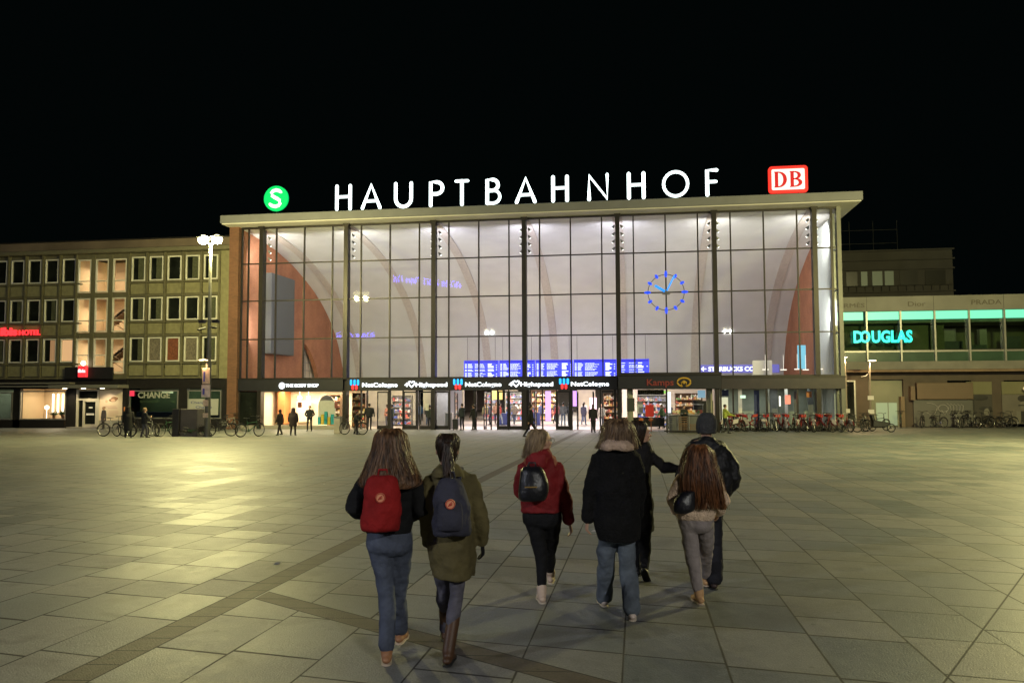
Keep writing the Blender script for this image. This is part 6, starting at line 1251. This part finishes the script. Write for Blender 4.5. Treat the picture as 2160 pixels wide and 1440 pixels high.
m = MB(); m.box(27.9, 31.3, -2.95, -2.85, .05, .12); m.build('sill', M['mullion'], kk); m = MB(); m.box(25.1, 28.0, -.8, -.7, .3, .9); m.build('low_rail', M['mullion'], kk)
m = MB(); m.box(28.3, 30.6, -1.5, -.9, .05, 1.05); m.build('counter', M['grey'], kk, bevel=.02)
m = MB(); m.box(28.2, 30.7, -1.6, -.8, 1.06, 1.10); m.build('counter_top', M['alu'], kk)
m = MB()
for x in (28.5, 29.2, 29.9, 30.5): m.tube([(x, -1.2, 1.1), (x, -1.2, 1.75)], .015, 5)
m.box(28.45, 30.55, -1.35, -1.0, 1.75, 1.78); m.build('counter_rack', M['chrome'], kk)
m = MB(); m.box(28.5, 30.5, -1.3, -1.05, 1.12, 1.4); m.build('goods', GC, kk)
for x in (29.7, ):
    m = MB(); m.box(29.9, 31.2, -.8, -.6, .05, 2.0); m.build('dark_cabinet', M['blackm'], kk)
text('menu_text', 'EISKONIG', 26.4, 27.9, 2.52, .16, -.72, mat('menu_grey', (.5, .48, .42), .6), kk, .0, .003)
m = MB(); m.box(26.25, 28.0, -.7, -.66, 2.42, 2.76); m.build('menu_board', M['blackm'], kk)
t = empty('bakery_sign', (28.3, -3.05, 3.1), 'dim red Kamps lettering with a golden pretzel on the kiosk awning', 'sign')
text('lettering', 'Kamps', 26.85, 28.55, 3.02, .42, -3.04, mat('dim_red_letter', (.22, .03, .02), .5), t, .02)
gm = mat('pretzel_gold', (.50, .30, .035), .45); m = MB(); C_ = (29.2, -3.06, 3.22)
m.tube([(C_[0]+.42*math.cos(R(a)), -3.05, C_[2]+.27*math.sin(R(a))) for a in range(-70, 251, 16)], .055, 8, .5, up=(0, 0, 1)); m.tube([(C_[0]+.14, -3.06, C_[2]-.25), (C_[0]+.15, -3.07, C_[2]-.02), (C_[0], -3.07, C_[2]+.08), (C_[0]-.15, -3.07, C_[2]-.02), (C_[0]-.14, -3.06, C_[2]-.25)], .045, 8, .5, up=(0, 0, 1)); m.ball((C_[0], -3.06, C_[2]-.04), (.08, .03, .08), 10)
m.build('pretzel', gm, t, smooth=True)
panel('menu_board', 25.55, 26.05, -2.75, 1.35, 2.2, mat('menu_dark', (.04, .045, .035), .6), 'dark hanging menu board at the left kiosk post', 'menu board')
panel('poster', 26.75, 27.3, -1.2, .95, 1.75, mat('bright_red_poster', (.62, .03, .02), .5), 'bright red poster standing in the kiosk', 'poster')
panel('poster', 26.2, 26.6, -.75, 1.2, 2.0, mat('blue_white_poster', (.45, .5, .6), .6), 'pale blue poster left of the bright red one', 'poster')
for i, x in enumerate((25.5, 26.45, 27.1)):
    m = MB(); m.ball((x, -1.9, .78), (.16, .16, .12), 10); m.tube([(x, -1.9, .7), (x, -1.9, .02)], .03, 6)
    tag(m.build('stool', mat('orange_seat', (.62, .18, .06), .5), None, off=(x, -1.9, 0)), 'orange topped bar stool at the kiosk, %s from the left' % o_[i], 'stool', 'orange stools at the kiosk')
panel('kiosk_light', 28.15, 28.45, -.6, 1.2, 2.6, emit('kiosk_tube', (.9, .95, 1), 1.4), 'upright white light panel in the middle of the kiosk', 'light')
panel('kiosk_light', 27.75, 28.35, -.55, 2.5, 2.66, emit('kiosk_green', (.4, 1, .15), .9), 'small green lit strip under the kiosk awning', 'light')
panel('kiosk_light', 30.2, 30.7, -.9, 2.2, 2.7, emit('kiosk_blue', (.4, .7, .9), .5), 'blue and white tilted screen at the right of the kiosk', 'screen')
for i, (x, z) in enumerate(((28.45, .07), (28.45, .55), (29.15, .07), (29.15, .55), (29.85, .07))):
    cr_ = empty('crate', (x, -2.6, z), ['dark folding crate at the bottom left of the kiosk stack', 'dark crate topmost at the left of the kiosk stack', 'brown crate at the bottom middle of the kiosk stack', 'brown crate topmost in the middle of the kiosk stack', 'lone crate at the right end of the kiosk stack'][i], 'crate', 'crates stacked before the kiosk')
    m = MB(); mt = M['grey'] if i < 2 else M['wood']
    for zz in (0, .14, .28, .40): m.box(x-.3, x+.3, -2.8, -2.78, z+zz, z+zz+.06); m.box(x-.3, x-.28, -2.775, -2.4, z+zz, z+zz+.06); m.box(x+.28, x+.3, -2.775, -2.4, z+zz, z+zz+.06)
    for xx in (-.3, .27): m.box(x+xx, x+xx+.03, -2.82, -2.801, z, z+.46)
    m.box(x-.27, x+.27, -2.77, -2.42, z, z+.02); m.build('slats', mt, cr_)
tr = empty('crate_trolley', (29.2, -2.6, 0), 'pale metal frame trolley around the stacked crates of the kiosk', 'trolley')
m = MB()
for x in (28.1, 28.8, 29.5, 30.2): m.tube([(x, -2.9, .05), (x, -2.9, 1.2)], .018, 5)
for z in (.06, 1.2): m.tube([(28.1, -2.9, z), (30.2, -2.9, z)], .018, 5)
m.build('frame', M['alu'], tr)

# ================================================================ neon of the houses behind the camera, mirrored in the glass front
bh = empty('rear_building', (20, -84, 1.1), 'plain dark building facing the station across the square', 'building')
m = MB(); m.box(-45, 70, -100, -84, 0, 26); m.build('wall', mat('rear_wall', (.03, .03, .03), .8, 0, .2, .3), bh)
def neon(x0, z0, x1, z1, h, lab, seed):
    t = empty('neon_lettering', ((x0+x1)/2, -83.8, z0), lab, 'neon sign', None); rn = random.Random(seed); m = MB(); x = x0
    while x < x1:
        q = rn.uniform(.35, .75)*h; k = (x-x0)/(x1-x0); z = z0+(z1-z0)*k
        m.tube([(x, -83.7, z), (x, -83.7, z+h), (x+q, -83.7, z+h*rn.choice((.5, 1)))], h*.09, 5); m.tube([(x+q, -83.7, z), (x+q, -83.7, z+h*.6)], h*.09, 5); x += q+h*rn.choice((.35, .35, .9))
    m.build('letters', emit('violet_neon', (.10, .08, 1), 60), t)
neon(-16.4, 22.4, -4.6, 21.0, .95, 'long violet neon lettering high on the building across the square', 3)
neon(-26.9, 12.5, -19.8, 12.4, .85, 'short violet neon lettering low on the building across the square', 5)

# fittings behind the right ground floor windows
for i, (x, y, w_, c) in enumerate(((32.3, 2.6, .10, 'alu'), (33.3, 3.2, .25, 'cream'), (35.2, 2.2, .08, 'alu'), (35.5, 3.3, .5, 'grey'), (36.4, 2.8, .2, 'white'), (37.9, 2.6, .35, 'grey'), (38.7, 3.0, .3, 'white'))):
    m = MB(); m.box(x, x+w_, y, y+.1, .02, 2.79); m.build('interior_post', M[c], st)
panel('white_sign', 31.95, 32.4, 1.0, 2.3, 2.72, M['blue'], 'dark blue sign with a pale disc at the left of the right windows', 'sign')
panel('exit_sign', 33.2, 33.55, 1.2, 2.15, 2.35, emit('exit_glow', (.75, 1, .75), 1.3), 'small white green lit sign behind the right windows', 'sign')
panel('lit_doorway', 31.95, 32.5, 2.4, .05, 2.2, emit('cream_glow', (1, .93, .62), .75), 'glowing cream doorway behind the person in the yellow vest', 'doorway')

# scraps of paper on the slabs
for i, (x, y, lab) in enumerate(((22.05, -47.6, 'small white paper scrap lying beside the dark paving band'), (15.5, -33.0, 'white paper scrap on the far left paving'), (19.0, -38.5, 'tiny pale scrap on the lit left paving'), (25.6, -44.6, 'pale flat scrap on the paving behind the red jacket'))):
    m = MB(); z = gz(y); m.add([(x-.04, y-.03, z+.004), (x+.035, y-.035, z+.006), (x+.045, y+.03, z+.016), (x-.03, y+.04, z+.005), (x, y, z+.022)], [(0, 1, 4), (1, 2, 4), (2, 3, 4), (3, 0, 4), (3, 2, 1, 0)])
    tag(m.build('paper_scrap', M['paper'], None, off=(x, y, z)), lab, 'litter')
